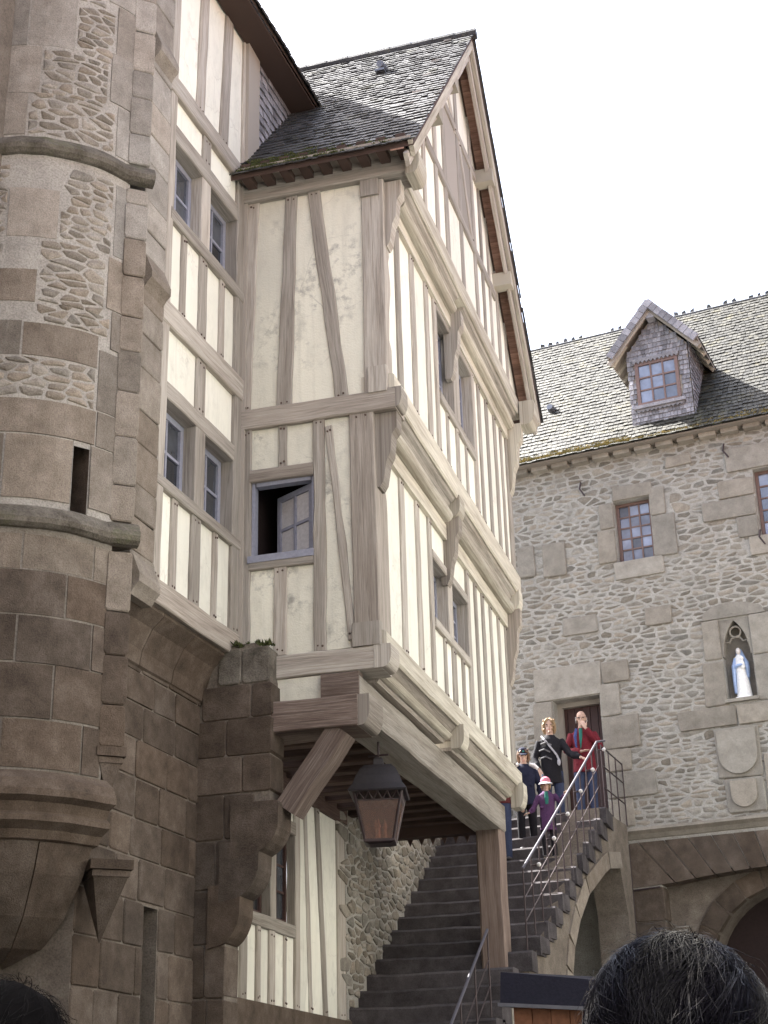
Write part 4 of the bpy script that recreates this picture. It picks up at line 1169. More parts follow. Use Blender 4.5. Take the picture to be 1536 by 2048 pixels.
# main roof
c50, s50 = math.cos(R_(50)), math.sin(R_(50))
RV = -FW.N * c50 + Vector((0, 0, s50))
e0 = FW(-4.5, 12.385, .28)
HL = 5.38
RW = add('roof_deck', [e0, e0 + FW.U * 13, e0 + FW.U * 13 + RV * HL, e0 + RV * HL], [(0, 1, 2, 3)], 'shingle_w', W)
rb = e0 + RV * HL
RB = FW.N * -c50 - Vector((0, 0, s50))
add('rear_slope', [rb, rb + FW.U * 13, rb + FW.U * 13 + RB * HL, rb + RB * HL], [(3, 2, 1, 0)], 'shingle_w', W)
for u in (-4.5, 8.5):
    add('gable_wall', [FW(u, 12.3, 0), FW(u, 12.3, -6.4), FW(u, 16.35, -3.2)], [(0, 1, 2)], 'mortar', W)
fbox('rear_wall', FW, -4.5, 8.5, 0, 12.4, -6.6, -6.3, 'mortar', W)
shingles('shingles', FW(-2.4, 12.385, .31) - RV * .02, FW.U, RV, 7.6, HL, .085, .135, 'shingle_w', RW)
for i in range(38):
    u = -1.9 + i * .165
    p = FW(u, 16.50, -3.18)
    mb = MB()
    tube(mb, [p, p + FW.U * .16], .055, 7)
    if rnd() > .25: mb.put([p + FW.U * ru(.02, .05) + Vector((0, 0, .03)), p + FW.U * ru(.10, .15) + Vector((0, 0, .03)), p + FW.U * ru(.09, .13) + Vector((0, 0, ru(.10, .15))), p + FW.U * ru(.03, .06) + Vector((0, 0, ru(.09, .15)))], [(0, 1, 2, 3)])
    mb.build('ridge_tile', 'shingle', RW)
mb = MB()
for i in range(1300):
    u = ru(-2.2, 4.3) if rnd() < .5 else ru(-2.0, 1.0); v = abs(rng.gauss(0, .09))
    if .97 < u < 2.1: v = abs(rng.gauss(0, .03))
    p = FW(u, 12.39, .30) + RV * v
    [tuft(mb, p + FW.U * ru(-.05, .05) + RV * ru(0, .03), ru(.016, .04), 6) for _ in range(4)]
mb.build('moss', 'moss', RW, kind='stuff')
mb = MB()
for i in range(260):
    u = 2.1 + abs(rng.gauss(0, .45)); v = abs(rng.gauss(.3, .35))
    if rnd() < .45: u = .9 - abs(rng.gauss(0, .22))
    [tuft(mb, FW(u, 12.39, .30) + RV * v + FW.U * ru(-.06, .06) + RV * ru(-.05, .05), ru(.012, .028), 6) for _ in range(3)]
mb.build('moss', 'moss_g', RW, kind='stuff')
# roof vent
mb = MB(); q = FW(-.72, 13.95, -1.05); tube(mb, [q, q + FW.N * .18 + Vector((0, 0, .03))], [.09, .06], 8); mb.build('roof_vent', 'lead', RW)

# dormer
dd = -.05
u0, u1, um = 1.0, 2.08, 1.53
DM = cross('dormer', FW, [(u0, 12.40), (u1, 12.40), (u1, 14.20), (um, 14.87), (u0, 14.20)], -2.4, dd - .02, 'timber_brown', W)
def in_win(u, z): return 1.12 < u < 1.92 and 13.12 < z < 14.02
shingles('shingles', FW(u0, 12.5, dd - .012), FW.U, (0, 0, 1), u1 - u0, 2.5, .07, .092, 'slate', DM,
         keep=lambda u, v: not in_win(u0 + u, 12.5 + v + .03) and 12.5 + v + .09 < 14.87 - 1.22 * abs(u0 + u - um), lift=.022, jit=.004, th=.012)
for s, uu in ((1, u1), (-1, u0)):
    P = FW(uu + (.012 if s > 0 else -.012), 12.5, dd if s > 0 else -2.4)
    Ud = -FW.N if s > 0 else FW.N
    shingles('shingles', P, Ud, (0, 0, 1), 2.0, 1.85, .08, .10, 'slate', DM, lift=.02, jit=.005)
window(FW, 1.135, 1.895, 13.16, 14.0, dd + .02, 3, 3, 'redwood', 'glass_blue', DM if False else W, fwid=.06, bar=.028)
fbox('dormer_sill', FW, 1.07, 1.97, 13.095, 13.155, dd - .02, dd + .08, 'slate', W)
for zt, zb, a, b in ((14.07, 13.97, 1.10, 1.93), (13.09, 13.03, 1.11, 1.93)):
    n = 11; pts = [(a, zt)]
    for i in range(n):
        x = a + (b - a) * i / n
        pts += [(x, (zt + zb) / 2), (x + (b - a) / n / 2, zb)]
    pts += [(b, (zt + zb) / 2), (b, zt)]
    cross('scalloped_board', FW, pts, dd + .025, dd + .045, 'slate', W)
for s in (1, -1):
    ue = um + s * .80
    A = FW(um, 15.05, .18); B_ = FW(ue, 14.12, .18)
    back_t = FW(um, 15.05, -2.1); back_e = FW(ue, 14.12, -1.4)
    o_ = Vector((0, 0, -.05))
    add('dormer_roof', [A, B_, back_e, back_t, A + o_, B_ + o_, back_e + o_, back_t + o_], BOXF, 'timber_brown', W)
    dn = (B_ - A).normalized()
    L = (B_ - A).length
    Ud = FW.N * (-1) if s > 0 else FW.N
    st = B_ if s > 0 else B_ - FW.N * 1.6
    shingles('shingles', st, Ud, -dn, 1.6, L, .08, .11, 'shingle', W, lift=.02)
    Nn = FW.N
    for i in range(10):
        a = A + dn * (L * i / 10); b = A + dn * (L * (i + .93) / 10)
        upv = Nn.cross(dn) * (1 if s < 0 else -1)
        if upv.z < 0: upv = -upv
        tl = ru(0, .012)
        q = [a - upv * .10, b - upv * .10, b + upv * (.035 + tl), a + upv * .035]
        V = [p + Nn * .01 for p in q] + [p + Nn * (.04 + tl) for p in q]
        add('verge_tile', V, BOXF, 'slate', W)
    timber('barge_board', Fr(FW(0, 0, .15), FW.U), (um, 14.92), (ue, 13.99), .10, -.04, 0, 'timber_brown', W)
    for k in range(4):
        d_ = .0 - k * .32
        timber('dormer_rafter', Fr(FW(0, 0, d_), FW.U), (um + s * .52, 14.39), (ue - s * .02, 14.05), .07, -.07, 0, 'timber_pale', W)
fbox('ridge_end', FW, um - .07, um + .07, 14.74, 14.90, -.10, .14, 'slate', W)

# ------------------------------------------------------------------ stone staircase
ST = thing('stone_staircase', (-4.5, 17.5, 0), 'long flight of worn stone steps rising under the house to the upper doorway', 'staircase')
def stair_k(k):
    Y = 17.36 + .357 * k; Z = 3.0 + .2145 * k
    t = min(1, max(0, (k - 3) / 11))
    xr = -3.70 if k < 3 else -3.53 + .55 * t
    sk = math.tan(R_(9.5)) * t
    return Y, Z, xr, sk
for k in range(-13, 15):
    Y, Z, xr, sk = stair_k(k)
    ln = .50 if k < 14 else 1.7
    xl = -5.52
    n = 7
    V = []; F = []
    for i in range(n + 1):
        x = xl + (xr - xl) * i / n
        y = Y - (x - xl) * sk + ru(-.008, .008)
        zz_ = Z + ru(-.008, .006) - .012 * math.sin(math.pi * i / n)
        y2 = Y + ln if k < 14 else 25.2
        V += [(x, y, Z - .24), (x, y, zz_ - .028), (x, y + .028, zz_), (x, y2, zz_ + .004), (x, y2, Z - .24)]
    for i in range(n):
        for q in range(4): F.append((i * 5 + q, i * 5 + 5 + q, i * 5 + 6 + q, i * 5 + 1 + q))
        F.append((i * 5 + 4, i * 5 + 9, i * 5 + 5, i * 5))
    F += [(0, 1, 2, 3, 4), tuple(n * 5 + i for i in (4, 3, 2, 1, 0))]
    add('step' if k < 14 else 'landing', V, F, 'step', ST)
# side wall of the upper flight with its arch
SD0 = Vector((-3.55, 18.42, 0)); SD1 = Vector((-2.99, 22.35, 0))
FL = Fr(SD0, SD1 - SD0)
LL = (SD1 - SD0).length
rampart = []
for i in range(0, 12):
    Y, Z, xr, sk = stair_k(3 + i)
    s_ = (18.4 - 18.4) + (Y - (xr + 5.52) * sk - 18.42)
    rampart += [(max(0, s_), Z - .22), (max(0, s_ + .02), Z - .012)]
end = LL + 1.05
rampart += [(end, 5.98), (end, 0), (end - .35, 0), (end - .35, 4.6)]
arcp = [(4.44, 5.24), (3.81, 5.15), (3.47, 5.02), (2.67, 4.64), (2.17, 4.24), (1.85, 3.85), (1.69, 3.50), (1.60, 3.0), (1.55, 2.0), (1.55, 0)]
rampart += arcp + [(0, 0)]
rampart = [p for i, p in enumerate(rampart) if i == 0 or abs(p[0] - rampart[i - 1][0]) + abs(p[1] - rampart[i - 1][1]) > 1e-4]
cross('side_wall', FL, rampart[::-1], -.50, -.03, 'mortar_br', ST)
for i in range(len(arcp) - 3):
    a, b = arcp[i], arcp[i + 1]
    dx, dz = b[0] - a[0], b[1] - a[1]; L = math.hypot(dx, dz); nx, nz = dz / L, -dx / L
    if nz < 0 and nx > 0: nx, nz = -nx, -nz
    if nx > 0: nx, nz = -nx, -nz
    cross('arch_stone', FL, [a, b, (b[0] + nx * .24, b[1] + nz * .24), (a[0] + nx * .24, a[1] + nz * .24)], -.52, .0 + ru(-.008, .008), 'ashlar_m', ST)
for i in range(1, 11):
    Y, Z, xr, sk = stair_k(3 + i)
    s_ = Y - (xr + 5.52) * sk - 18.42
    block(FL, s_ + .015, s_ + .40, Z - .212, Z - .012, .012, 'step', ST, name='stair_end_stone', base=-.3)
# rubble wall on the inner side of the stairs
SWL = thing('stair_wall', (-5.7, 20.5, 0), 'rough rubble wall along the inner side of the stairs under the house', 'wall')
fbox('wall_core', FD, 17.28, 24.6, 0, 6.95, -.4, 0, 'mortar', SWL)
rubble(FD, rubble_polys(17.3, 23.9, 2.4, 6.9, .21, .10, .035, .2, 1.8), .018, 'rubble', SWL, 200,
       lambda p: sum(y for _, y in p) / len(p) > 3.0 + (sum(x for x, _ in p) / len(p) - 17.36) * .6 - .1)

# ------------------------------------------------------------------ iron railings
def rail_pts(ks):
    out = []
    for k in ks:
        Y, Z, xr, sk = stair_k(k)
        out.append(Vector((xr - .06, Y - (xr + 5.5) * sk + .05, Z)))
    return out
def railing(name, ks, label, h=.97, balls=False, extend=None):
    base = rail_pts(ks)
    o = thing(name, base[0], label, 'railing')
    mb = MB()
    top = [p + Vector((0, 0, h)) for p in base]
    tube(mb, ([top[0] + Vector((0, -.05, -.03))] + top) if extend is None else top + extend, .017, 8)
    mb.build('handrail', 'rail', o)
    for i, p in enumerate(base):
        if i % 2 == 0 or balls:
            mb = MB(); tube(mb, [p + Vector((0, 0, -.15)), p + Vector((0, 0, h - .01))], .010, 6); mb.build('baluster', 'iron', o)
        if balls and i % 2 == 1:
            mb = MB(); ball(mb, p + Vector((.10, -.02, h - .13)), .030, n=6); mb.build('knob', 'knob', o, smooth=True)
            mb = MB(); tube(mb, [p + Vector((0, 0, h - .13)), p + Vector((.10, -.02, h - .13))], .012, 6); mb.build('bracket', 'iron', o)
    for hh in (.34, .62):
        mb = MB(); tube(mb, [p + Vector((0, 0, hh)) for p in base], .008, 6); mb.build('cross_bar', 'iron', o)
    return o
railing('iron_railing', range(-9, 0), 'lower iron handrail in front of the wooden post at the stair foot', .95)
Yt, Zt, xt, skt = stair_k(14)
railing('iron_railing', range(3, 15), 'upper iron handrail with pale knobs beside the people on the stairs', .98, True, [Vector((xt + .02, Yt - (xt + 5.5) * skt + .35, Zt + 1.06))])
LR = thing('landing_railing', (-3.0, 22.6, 6), 'dark iron railing closing the landing by the doorway', 'railing')
la = Vector((-3.02, 22.25, 6.0)); lb = FW(.32, 6.0, .06)
for h in (.35, .68, .98):
    mb = MB(); tube(mb, [la + Vector((0, 0, h)), lb + Vector((0, 0, h))], .011, 6); mb.build('bar', 'iron', LR)
for t in (0, .33, .66, 1):
    mb = MB(); p = la.lerp(lb, t); tube(mb, [p, p + Vector((0, 0, 1.0))], .010, 6); mb.build('baluster', 'iron', LR)

# ------------------------------------------------------------------ lantern
LN = thing('hanging_lantern', (-3.98, 13.6, 4.12), 'large dark metal lantern hanging under the house beside the stairs', 'lantern')
lc = Vector((-3.98, 13.6, 0))
ang = R_(12)
def lsq(z, h): return [lc + Vector((h * (math.cos(ang) * sx - math.sin(ang) * sy), h * (math.sin(ang) * sx + math.cos(ang) * sy), z)) for sx, sy in ((-1, -1), (1, -1), (1, 1), (-1, 1))]
def loft(name, rings, mat, cap=True, parent=LN):
    V = [p for r in rings for p in r]; F = []
    n = len(rings[0])
    for i in range(len(rings) - 1):
        for k in range(n): F.append((i * n + k, i * n + (k + 1) % n, (i + 1) * n + (k + 1) % n, (i + 1) * n + k))
    if cap: F += [tuple(range(n)), tuple(reversed(range((len(rings) - 1) * n, len(rings) * n)))]
    return add(name, V, F, mat, parent)
loft('lantern_roof', [lsq(4.585, .265), lsq(4.60, .275), lsq(4.66, .235), lsq(4.74, .205), lsq(4.82, .165), lsq(4.86, .125), lsq(4.875, .06)], 'lantern_metal')
loft('lantern_neck', [lsq(4.874, .05), lsq(4.93, .045), lsq(4.95, .03)], 'lantern_metal')
mb = MB(); tube(mb, [lc + Vector((0, 0, 4.94)), lc + Vector((0, 0, 5.24))], .012, 6); tube(mb, [lc + Vector((-.10, 0, 4.975)), lc + Vector((.10, 0, 4.975))], .01, 6); mb.build('hanger', 'iron', LN)
tp, bt = lsq(4.585, .225), lsq(4.16, .135)
for k in range(4):
    a, b, c, d = bt[k], bt[(k + 1) % 4], tp[(k + 1) % 4], tp[k]
    nrm = (b - a).cross(d - a).normalized() * .004
    m1, m2 = d.lerp(a, .18), c.lerp(b, .18)
    q = [a.lerp(b, .05), b.lerp(a, .05), m2.lerp(m1, .04), m1.lerp(m2, .04)]
    add('pane', [p - nrm for p in q] + [p + nrm for p in q], BOXF, 'amber', LN)
    mb = MB(); tube(mb, [bt[k], tp[k]], .014, 6); mb.build('frame_bar', 'iron', LN)
    mb = MB(); tube(mb, [m1, m2], .008, 5)
    for j in range(5):
        for e in (0, 1):
            p0 = m1.lerp(m2, (j + .5 * e) / 5); p1 = d.lerp(c, (j + .5 + .5 * e) / 5)
            p0, p1 = (m1.lerp(m2, j / 5), d.lerp(c, (j + .5) / 5)) if e == 0 else (d.lerp(c, (j + .5) / 5), m1.lerp(m2, (j + 1) / 5))
            tube(mb, [p0, p1], .007, 5)
    mb.build('fretwork', 'iron', LN)
loft('lantern_base', [lsq(4.12, .10), lsq(4.135, .145), lsq(4.16, .145)], 'iron')

am = MT['amber'].node_tree.nodes['Principled BSDF']
am.inputs['Transmission Weight'].default_value = .92
for dx, dy in ((-.04, 0), (.04, .03), (.0, -.045)):
    mb = MB(); tube(mb, [lc + Vector((dx, dy, 4.165)), lc + Vector((dx, dy, 4.27)), lc + Vector((dx, dy, 4.29)), lc + Vector((dx, dy, 4.36))], [.016, .016, .022, .004], 8); mb.build('candle_bulb', 'knob', LN)
# ------------------------------------------------------------------ statue in the niche
def remesh(mb, name, mat, parent, vox, sm=3):
    o = mb.build(name, mat, parent, smooth=True)
    m = o.modifiers.new('remesh', 'REMESH'); m.mode = 'VOXEL'; m.voxel_size = vox; m.use_smooth_shade = True
    s = o.modifiers.new('smooth', 'SMOOTH'); s.factor = .5; s.iterations = sm
    return o
SA = thing('robed_statue', FW(2.32, 7.79, -.14), 'white and pale blue statue of a robed woman with child in the wall niche', 'statue')
def sp(u, d, z): return FW(2.325 + u, 7.795 + z, -.14 + d)
mb = MB(); mb.box(FW, 2.21, 2.45, 7.796, 7.84, -.25, -.03)
tube(mb, [sp(.01, 0, .03), sp(.01, 0, .20), sp(0, 0, .42), sp(-.01, 0, .60), sp(-.015, 0, .70), sp(-.01, 0, .745)], [(.125, .09), (.11, .08), (.085, .07), (.085, .06), (.07, .045), (.03, .03)], 12, side=FW.U)
tube(mb, [sp(.05, .06, .50), sp(.045, .075, .58), (sp(.045, .075, .64))], [.035, .035, .015], 8)
ball(mb, sp(.045, .08, .66), .032)
remesh(mb, 'robe', 'statue_w', SA, .008, 2)
mb = MB(); ball(mb, sp(-.012, .012, .80), .05, (.85, .95, 1.15)); tube(mb, [sp(-.01, 0, .72), sp(-.012, .008, .78)], .026, 8); remesh(mb, 'head', 'skin_statue', SA, .007, 1)
mb = MB()
tube(mb, [sp(-.115, -.01, .12), sp(-.115, 0, .35), sp(-.105, .01, .55), sp(-.07, -.01, .69)], [(.03, .06), (.035, .07), (.04, .065), (.03, .05)], 8, side=FW.U)
tube(mb, [sp(.10, -.02, .36), sp(.105, 0, .5), sp(.095, .01, .60), sp(.055, -.01, .69)], [(.02, .05), (.035, .07), (.04, .06), (.03, .05)], 8, side=FW.U)
tube(mb, [sp(-.10, .03, .52), sp(-.03, .085, .55), sp(.05, .09, .56)], [.03, .028, .022], 8)
tube(mb, [sp(0, -.05, .15), sp(0, -.05, .5), sp(0, -.045, .72), sp(-.01, -.03, .84)], [(.11, .04), (.11, .04), (.08, .04), (.04, .03)], 10, side=FW.U)
remesh(mb, 'cloak', 'statue_b', SA, .008, 2)

# ------------------------------------------------------------------ unseen buildings round the courtyard, guessed and added to shade and light it
CB = thing('unseen_courtyard_building', (6, 5, 0), 'unseen stone building with brown roof, added to shade and light the courtyard', 'building')
fbox('wall', XY, *bx(3.0, 3.5, -3.1, 21.8, 0, 10.6), 'court', CB)
add('roof', [(2.7, -2.8, 10.5), (2.7, 22.0, 10.5), (6.6, 22.0, 14.6), (6.6, -2.8, 14.6), (10.5, 22.0, 10.5), (10.5, -2.8, 10.5)], [(0, 1, 2, 3), (3, 2, 4, 5)], 'soffit_roof' if 'soffit_roof' in MT else 'shingle', CB)
for i in range(5):
    for z in (2.2, 5.6): fbox('window', XY, *bx(2.97, 3.01, -2 + i * 5.2, -1 + i * 5.2, z, z + 1.4), 'glass', CB)
OB = thing('unseen_courtyard_building', (-6, -3.5, 0), 'unseen stone building opposite, guessed from a mirrored roof and added to shade the courtyard', 'building')
fbox('wall', XY, *bx(-16, 2.9, -3.8, -3.2, 0, 12), 'court_d', OB)
add('roof', [(-16.3, -2.9, 11.9), (2.9, -2.9, 11.9), (2.9, -6.7, 17), (-16.3, -6.7, 17), (2.9, -10.5, 11.9), (-16.3, -10.5, 11.9)], [(0, 1, 2, 3), (3, 2, 4, 5)], 'soffit', OB, uv=[[(0, 0), (20, 0), (20, 6), (0, 6)]] * 2)
for i in range(4):
    for z in (2.2, 5.4): fbox('window', XY, *bx(-14 + i * 4.6, -13 + i * 4.6, -3.22, -3.17, z, z + 1.4), 'glass', OB)

# ------------------------------------------------------------------ people
def cloth(name, c, rough=.85): 
    MT[name] = plain(name, c, rough, .2, 0, .18, 60, .3)
    return name
cloth('red_cloth', (.13, .014, .022)); cloth('jeans', (.035, .045, .085)); cloth('black_cloth', (.012, .011, .014)); cloth('navy_cloth', (.012, .014, .032)); cloth('purple_cloth', (.075, .032, .085))
cloth('canvas', (.016, .016, .026)); cloth('dim_cloth', (.12, .115, .12)); cloth('pink_cloth', (.50, .17, .23)); cloth('white_cloth', (.78, .77, .76)); cloth('green_cloth', (.025, .13, .105)); cloth('blue_cloth', (.05, .065, .18)); cloth('grey_cloth', (.35, .34, .36)); cloth('dark_red_cloth', (.09, .022, .022)); cloth('brown_cloth', (.12, .08, .06))
MT['hair_blond'] = plain('hair_blond', (.26, .17, .09), .45, .4, 0, .35, 120, .4)
MT['hair_brown'] = plain('hair_brown', (.14, .08, .045), .45, .4, 0, .35, 120, .4)
MT['hair_grey'] = plain('hair_grey', (.30, .27, .25), .5, .3, 0, .25, 120, .3)
MT['hair_black'] = plain('hair_black', (.0036, .003, .006), .22, .09, 0, .2, 60, 0)
MT['hair_matte'] = plain('hair_matte', (.004, .0035, .004), .9, .03, 0, .2, 60, 0)
MT['shoe'] = plain('shoe_leather', (.03, .025, .025), .5)
MT['mouth'] = plain('lips', (.42, .16, .14), .5)
MT['eye'] = plain('eye_dark', (.03, .02, .02), .2)

def person(loc, face, height, label, jacket, trousers, hair, arms, jacket_len=.80, group=None, coat_open=None, head_turn=0, head_tilt=0):
    """arms: ((elbow),(wrist),(finger direction)) for the right and the left side, in a 1.75 m body: x own right, y forward, z up"""
    o = thing('person', loc, label, 'person', group)
    k = height / 1.75
    f = Vector((math.cos(face), math.sin(face), 0)); s = Vector((f.y, -f.x, 0)); O = Vector(loc)
    def P(x, y, z): return O + (s * x + f * y + Vector((0, 0, z))) * k
    hf = Vector((math.cos(face + head_turn), math.sin(face + head_turn), 0)); hs = Vector((hf.y, -hf.x, 0))
    def Hd(x, y, z):
        y, z = y * math.cos(head_tilt) + z * math.sin(head_tilt), z * math.cos(head_tilt) - y * math.sin(head_tilt)
        return O + (hs * x + hf * y + Vector((0, 0, 1.635 + z))) * k
    def S(L): return [tuple(v * k for v in r) if isinstance(r, tuple) else r * k for r in L]
    b = MB()
    tube(b, [P(0, 0, .90), P(0, 0, 1.05), P(0, .01, 1.28), P(0, 0, 1.41), P(0, -.005, 1.47), P(0, .0, 1.50), P(0, .012, 1.57)], S([(.15, .10), (.13, .09), (.155, .10), (.165, .085), (.075, .07), (.056, .058), (.054, .058)]), 14, side=s)
    ball(b, Hd(0, -.005, .035), .098 * k, (.80, .98, 1.0), 10)
    ball(b, Hd(0, .022, -.045), .072 * k, (.80, .86, 1.05), 9)
    tube(b, [Hd(0, .088, .015), Hd(0, .112, -.022), Hd(0, .092, -.034)], S([.010, .014, .012]), 7)
    ball(b, Hd(0, .088, -.064), .016 * k, (1.3, .6, .55)); ball(b, Hd(0, .078, -.098), .022 * k)
    for sx in (-1, 1):
        ball(b, Hd(sx * .078, -.005, -.005), .026 * k, (.45, .7, 1.15)); ball(b, Hd(sx * .034, .072, .030), .022 * k, (1.1, .5, .5))
        tube(b, [P(sx * .085, 0, .92), P(sx * .095, .012, .70), P(sx * .10, .02, .50), P(sx * .10, .0, .30), P(sx * .10, -.01, .09)], S([.078, .068, .05, .048, .035]), 10)
        tube(b, [P(sx * .10, -.05, .035), P(sx * .105, .05, .035), P(sx * .11, .15, .025)], S([.033, .036, .025]), 8)
    for sx, (el, wr, fd) in zip((1, -1), arms):
        sh = P(sx * .17, 0, 1.395); el = P(*el); wr = P(*wr)
        tube(b, [sh, sh.lerp(el, .5), el, el.lerp(wr, .5), wr], S([.045, .042, .036, .034, .025]), 9)
        d = (s * fd[0] + f * fd[1] + Vector((0, 0, fd[2]))).normalized()
        lat = d.cross(Vector((0, 0, 1)) if abs(d.z) < .8 else f).normalized(); nr = lat.cross(d)
        pm = wr + d * .045 * k
        tube(b, [wr, pm, wr + d * .088 * k], S([(.024, .016), (.036, .015), (.036, .012)]), 9, side=lat)
        for q, (off, ln) in enumerate(((-.028, .062), (-.010, .075), (.009, .070), (.027, .054))):
            r0 = wr + d * .083 * k + lat * off * k
            tube(b, [r0, r0 + (d * .55 - nr * .12) * ln * k, r0 + (d * .85 - nr * .45) * ln * k], S([.0090, .0082, .0065]), 6)
        r0 = pm + lat * (-sx * .030) * k
        tube(b, [r0 - d * .02 * k, r0 + (d * .02 + lat * (-sx * .022)) * k, r0 + (d * .05 + lat * (-sx * .028) - nr * .012) * k], S([.012, .010, .008]), 6)
    remesh(b, 'body', 'skin', o, .0085 * k, 2)
    for sx in (-1, 1):
        m = MB(); ball(m, Hd(sx * .034, .083, .022), .011 * k, (1.3, .5, .7)); m.build('eye', 'eye', o)
    m = MB(); ball(m, Hd(0, .096, -.064), .016 * k, (1.3, .4, .4)); m.build('mouth', 'mouth', o)
    m = MB()
    zl = jacket_len
    tube(m, [P(0, 0, zl), P(0, 0, zl + .12), P(0, .0, 1.10), P(0, .01, 1.28), P(0, 0, 1.40), P(0, -.01, 1.465), P(0, -.005, 1.50)], S([(.185, .14), (.18, .135), (.165, .125), (.185, .13), (.185, .11), (.10, .09), (.078, .08)]), 16, side=s)
    for sx, (el, wr, fd) in zip((1, -1), arms):
        sh = P(sx * .165, 0, 1.395); el = P(*el); wr = P(*wr)
        tube(m, [sh, sh.lerp(el, .5), el, el.lerp(wr, .5), el.lerp(wr, .93)], S([.068, .062, .056, .052, .046]), 10)
        for _ in range(5):
            t = ru(.1, .9); p = (sh.lerp(el, t) if rnd() < .5 else el.lerp(wr, t * .9)); ball(m, p + Vector((ru(-.02, .02), ru(-.02, .02), ru(-.02, .02))) * k, .05 * k)
    for _ in range(10): ball(m, P(ru(-.15, .15), .085 * rng.choice((-1, 1)), ru(zl + .05, 1.3)), .05 * k, (1, .8, .6))
    jk = remesh(m, 'jacket', jacket, o, .010 * k, 4)
    m = MB()
    tube(m, [P(0, 0, .80), P(0, 0, .90), P(0, 0, 1.02)], S([(.165, .115), (.17, .12), (.155, .11)]), 14, side=s)
    for sx in (-1, 1):
        tube(m, [P(sx * .085, 0, .90), P(sx * .095, .012, .70), P(sx * .10, .02, .50), P(sx * .10, .005, .30), P(sx * .10, -.01, .07)], S([.095, .086, .070, .066, .060]), 11)
    remesh(m, 'trousers', trousers, o, .010 * k, 3)
    for sx in (-1, 1):
        m = MB(); tube(m, [P(sx * .10, -.065, .045), P(sx * .105, .05, .045), P(sx * .11, .13, .035), P(sx * .112, .175, .03)], S([(.040, .040), (.048, .042), (.045, .034), (.02, .02)]), 10, side=s); remesh(m, 'shoe', 'shoe', o, .009 * k, 2)
    if hair:
        m = MB(); kind, hm = hair
        if kind in ('bob', 'under_hat'):
            ball(m, Hd(0, -.022, .055), .108 * k, (.86, .96, .92), 10)
            for sx in (-1, 1):
                tube(m, [Hd(sx * .060, .015, .10), Hd(sx * .088, .01, .03), Hd(sx * .090, 0, -.05), Hd(sx * .074, -.01, -.115)], S([.030, .028, .028, .018]), 8)
                tube(m, [Hd(sx * .02, .05, .125), Hd(sx * .055, .085, .085), Hd(sx * .082, .05, .03)], S([.022, .018, .016]), 7)
            tube(m, [Hd(0, -.08, .08), Hd(0, -.10, 0), Hd(0, -.085, -.10)], S([(.08, .03), (.08, .03), (.06, .02)]), 10, side=hs)
            for _ in range(26):
                a = ru(-2.6, 2.6); ball(m, Hd(math.sin(a) * .088, -math.cos(a) * .09 * (1 if abs(a) < 1.6 else .75), ru(-.08, .12)), .020 * k)
        elif kind == 'bald':
            for _ in range(30):
                a = ru(-1.75, 1.75); ball(m, Hd(math.sin(a) * .083, -math.cos(a) * .095, ru(-.05, .035)), .017 * k)
        remesh(m, 'hair', hm, o, .008 * k, 1)
    return o, P, Hd, S, s, f, hs, k
def foot(k, x):
    Y, Z, xr, sk = stair_k(k)
    return Z
toC = lambda x, y: math.atan2(-y, -x)
# man in a red jacket at the doorway
p = (-3.40, 23.05, 6.0)
o, P, Hd, S_, s, f, hs, k = person(p, toC(p[0], p[1]) - .05, 1.74, 'bald man in red jacket with hand raised to his chin by the doorway', 'red_cloth', 'jeans', ('bald', 'hair_grey'),
    (((.27, .05, 1.13), (.02, .19, 1.08), (-.9, .2, .1)), ((-.27, .10, 1.15), (-.06, .17, 1.46), (.35, -.25, .9))), .78, head_tilt=.12)
m = MB(); tube(m, [P(.085, .09, 1.47), P(.11, .132, 1.34), P(.105, .138, 1.22), P(.10, .132, 1.10)], S_([(.022, .008), (.024, .008), (.018, .006), (.008, .004)]), 8, side=s); m.build('blue_lapel', 'blue_cloth', o)
m = MB(); tube(m, [P(.02, .085, 1.47), P(.022, .135, 1.34), P(.03, .142, 1.22), P(.035, .136, 1.14)], S_([(.03, .010), (.026, .008), (.016, .006), (.006, .004)]), 8, side=s); m.build('green_shirt', 'green_cloth', o)
m = MB(); tube(m, [Hd(-.075, .06, .028), Hd(-.03, .10, .024), Hd(.03, .10, .024), Hd(.075, .06, .028)], .004, 5); m.build('glasses', 'iron', o)
# woman in black, one hand on the rail
Yk, Zk, xk, sk_ = stair_k(13)
p = (-3.78, 22.22, Zk)
o, P, Hd, S_, s, f, hs, k = person(p, toC(p[0], p[1]), 1.66, 'woman in black jacket with pale shoulder strap holding the rail', 'black_cloth', 'jeans', ('bob', 'hair_blond'),
    (((.26, .02, 1.12), (.20, .14, .92), (0, .3, -.9)), ((-.30, .10, 1.16), (-.47, .24, 1.06), (-.3, .7, -.25))), .70)
m = MB(); tube(m, [P(.13, .06, 1.47), P(.09, .135, 1.40), P(.0, .15, 1.27), P(-.09, .15, 1.14), P(-.12, .15, 1.06)], S_([.016] * 5), 7); m.build('bag_strap', 'grey_cloth', o)
m = MB(); ball(m, P(-.12, .16, 1.02), .05 * k, (.6, .5, 1.2)); m.build('pouch', 'grey_cloth', o)
for z0, x0 in ((1.33, .05), (1.22, .08), (1.10, .06)):
    m = MB(); tube(m, [P(x0 + .10, .11, z0), P(x0 + .02, .146, z0 + .02), P(x0 - .07, .148, z0 - .03)], S_([.014, .016, .012]), 6); m.build('jacket_stripe', 'dim_cloth', o)
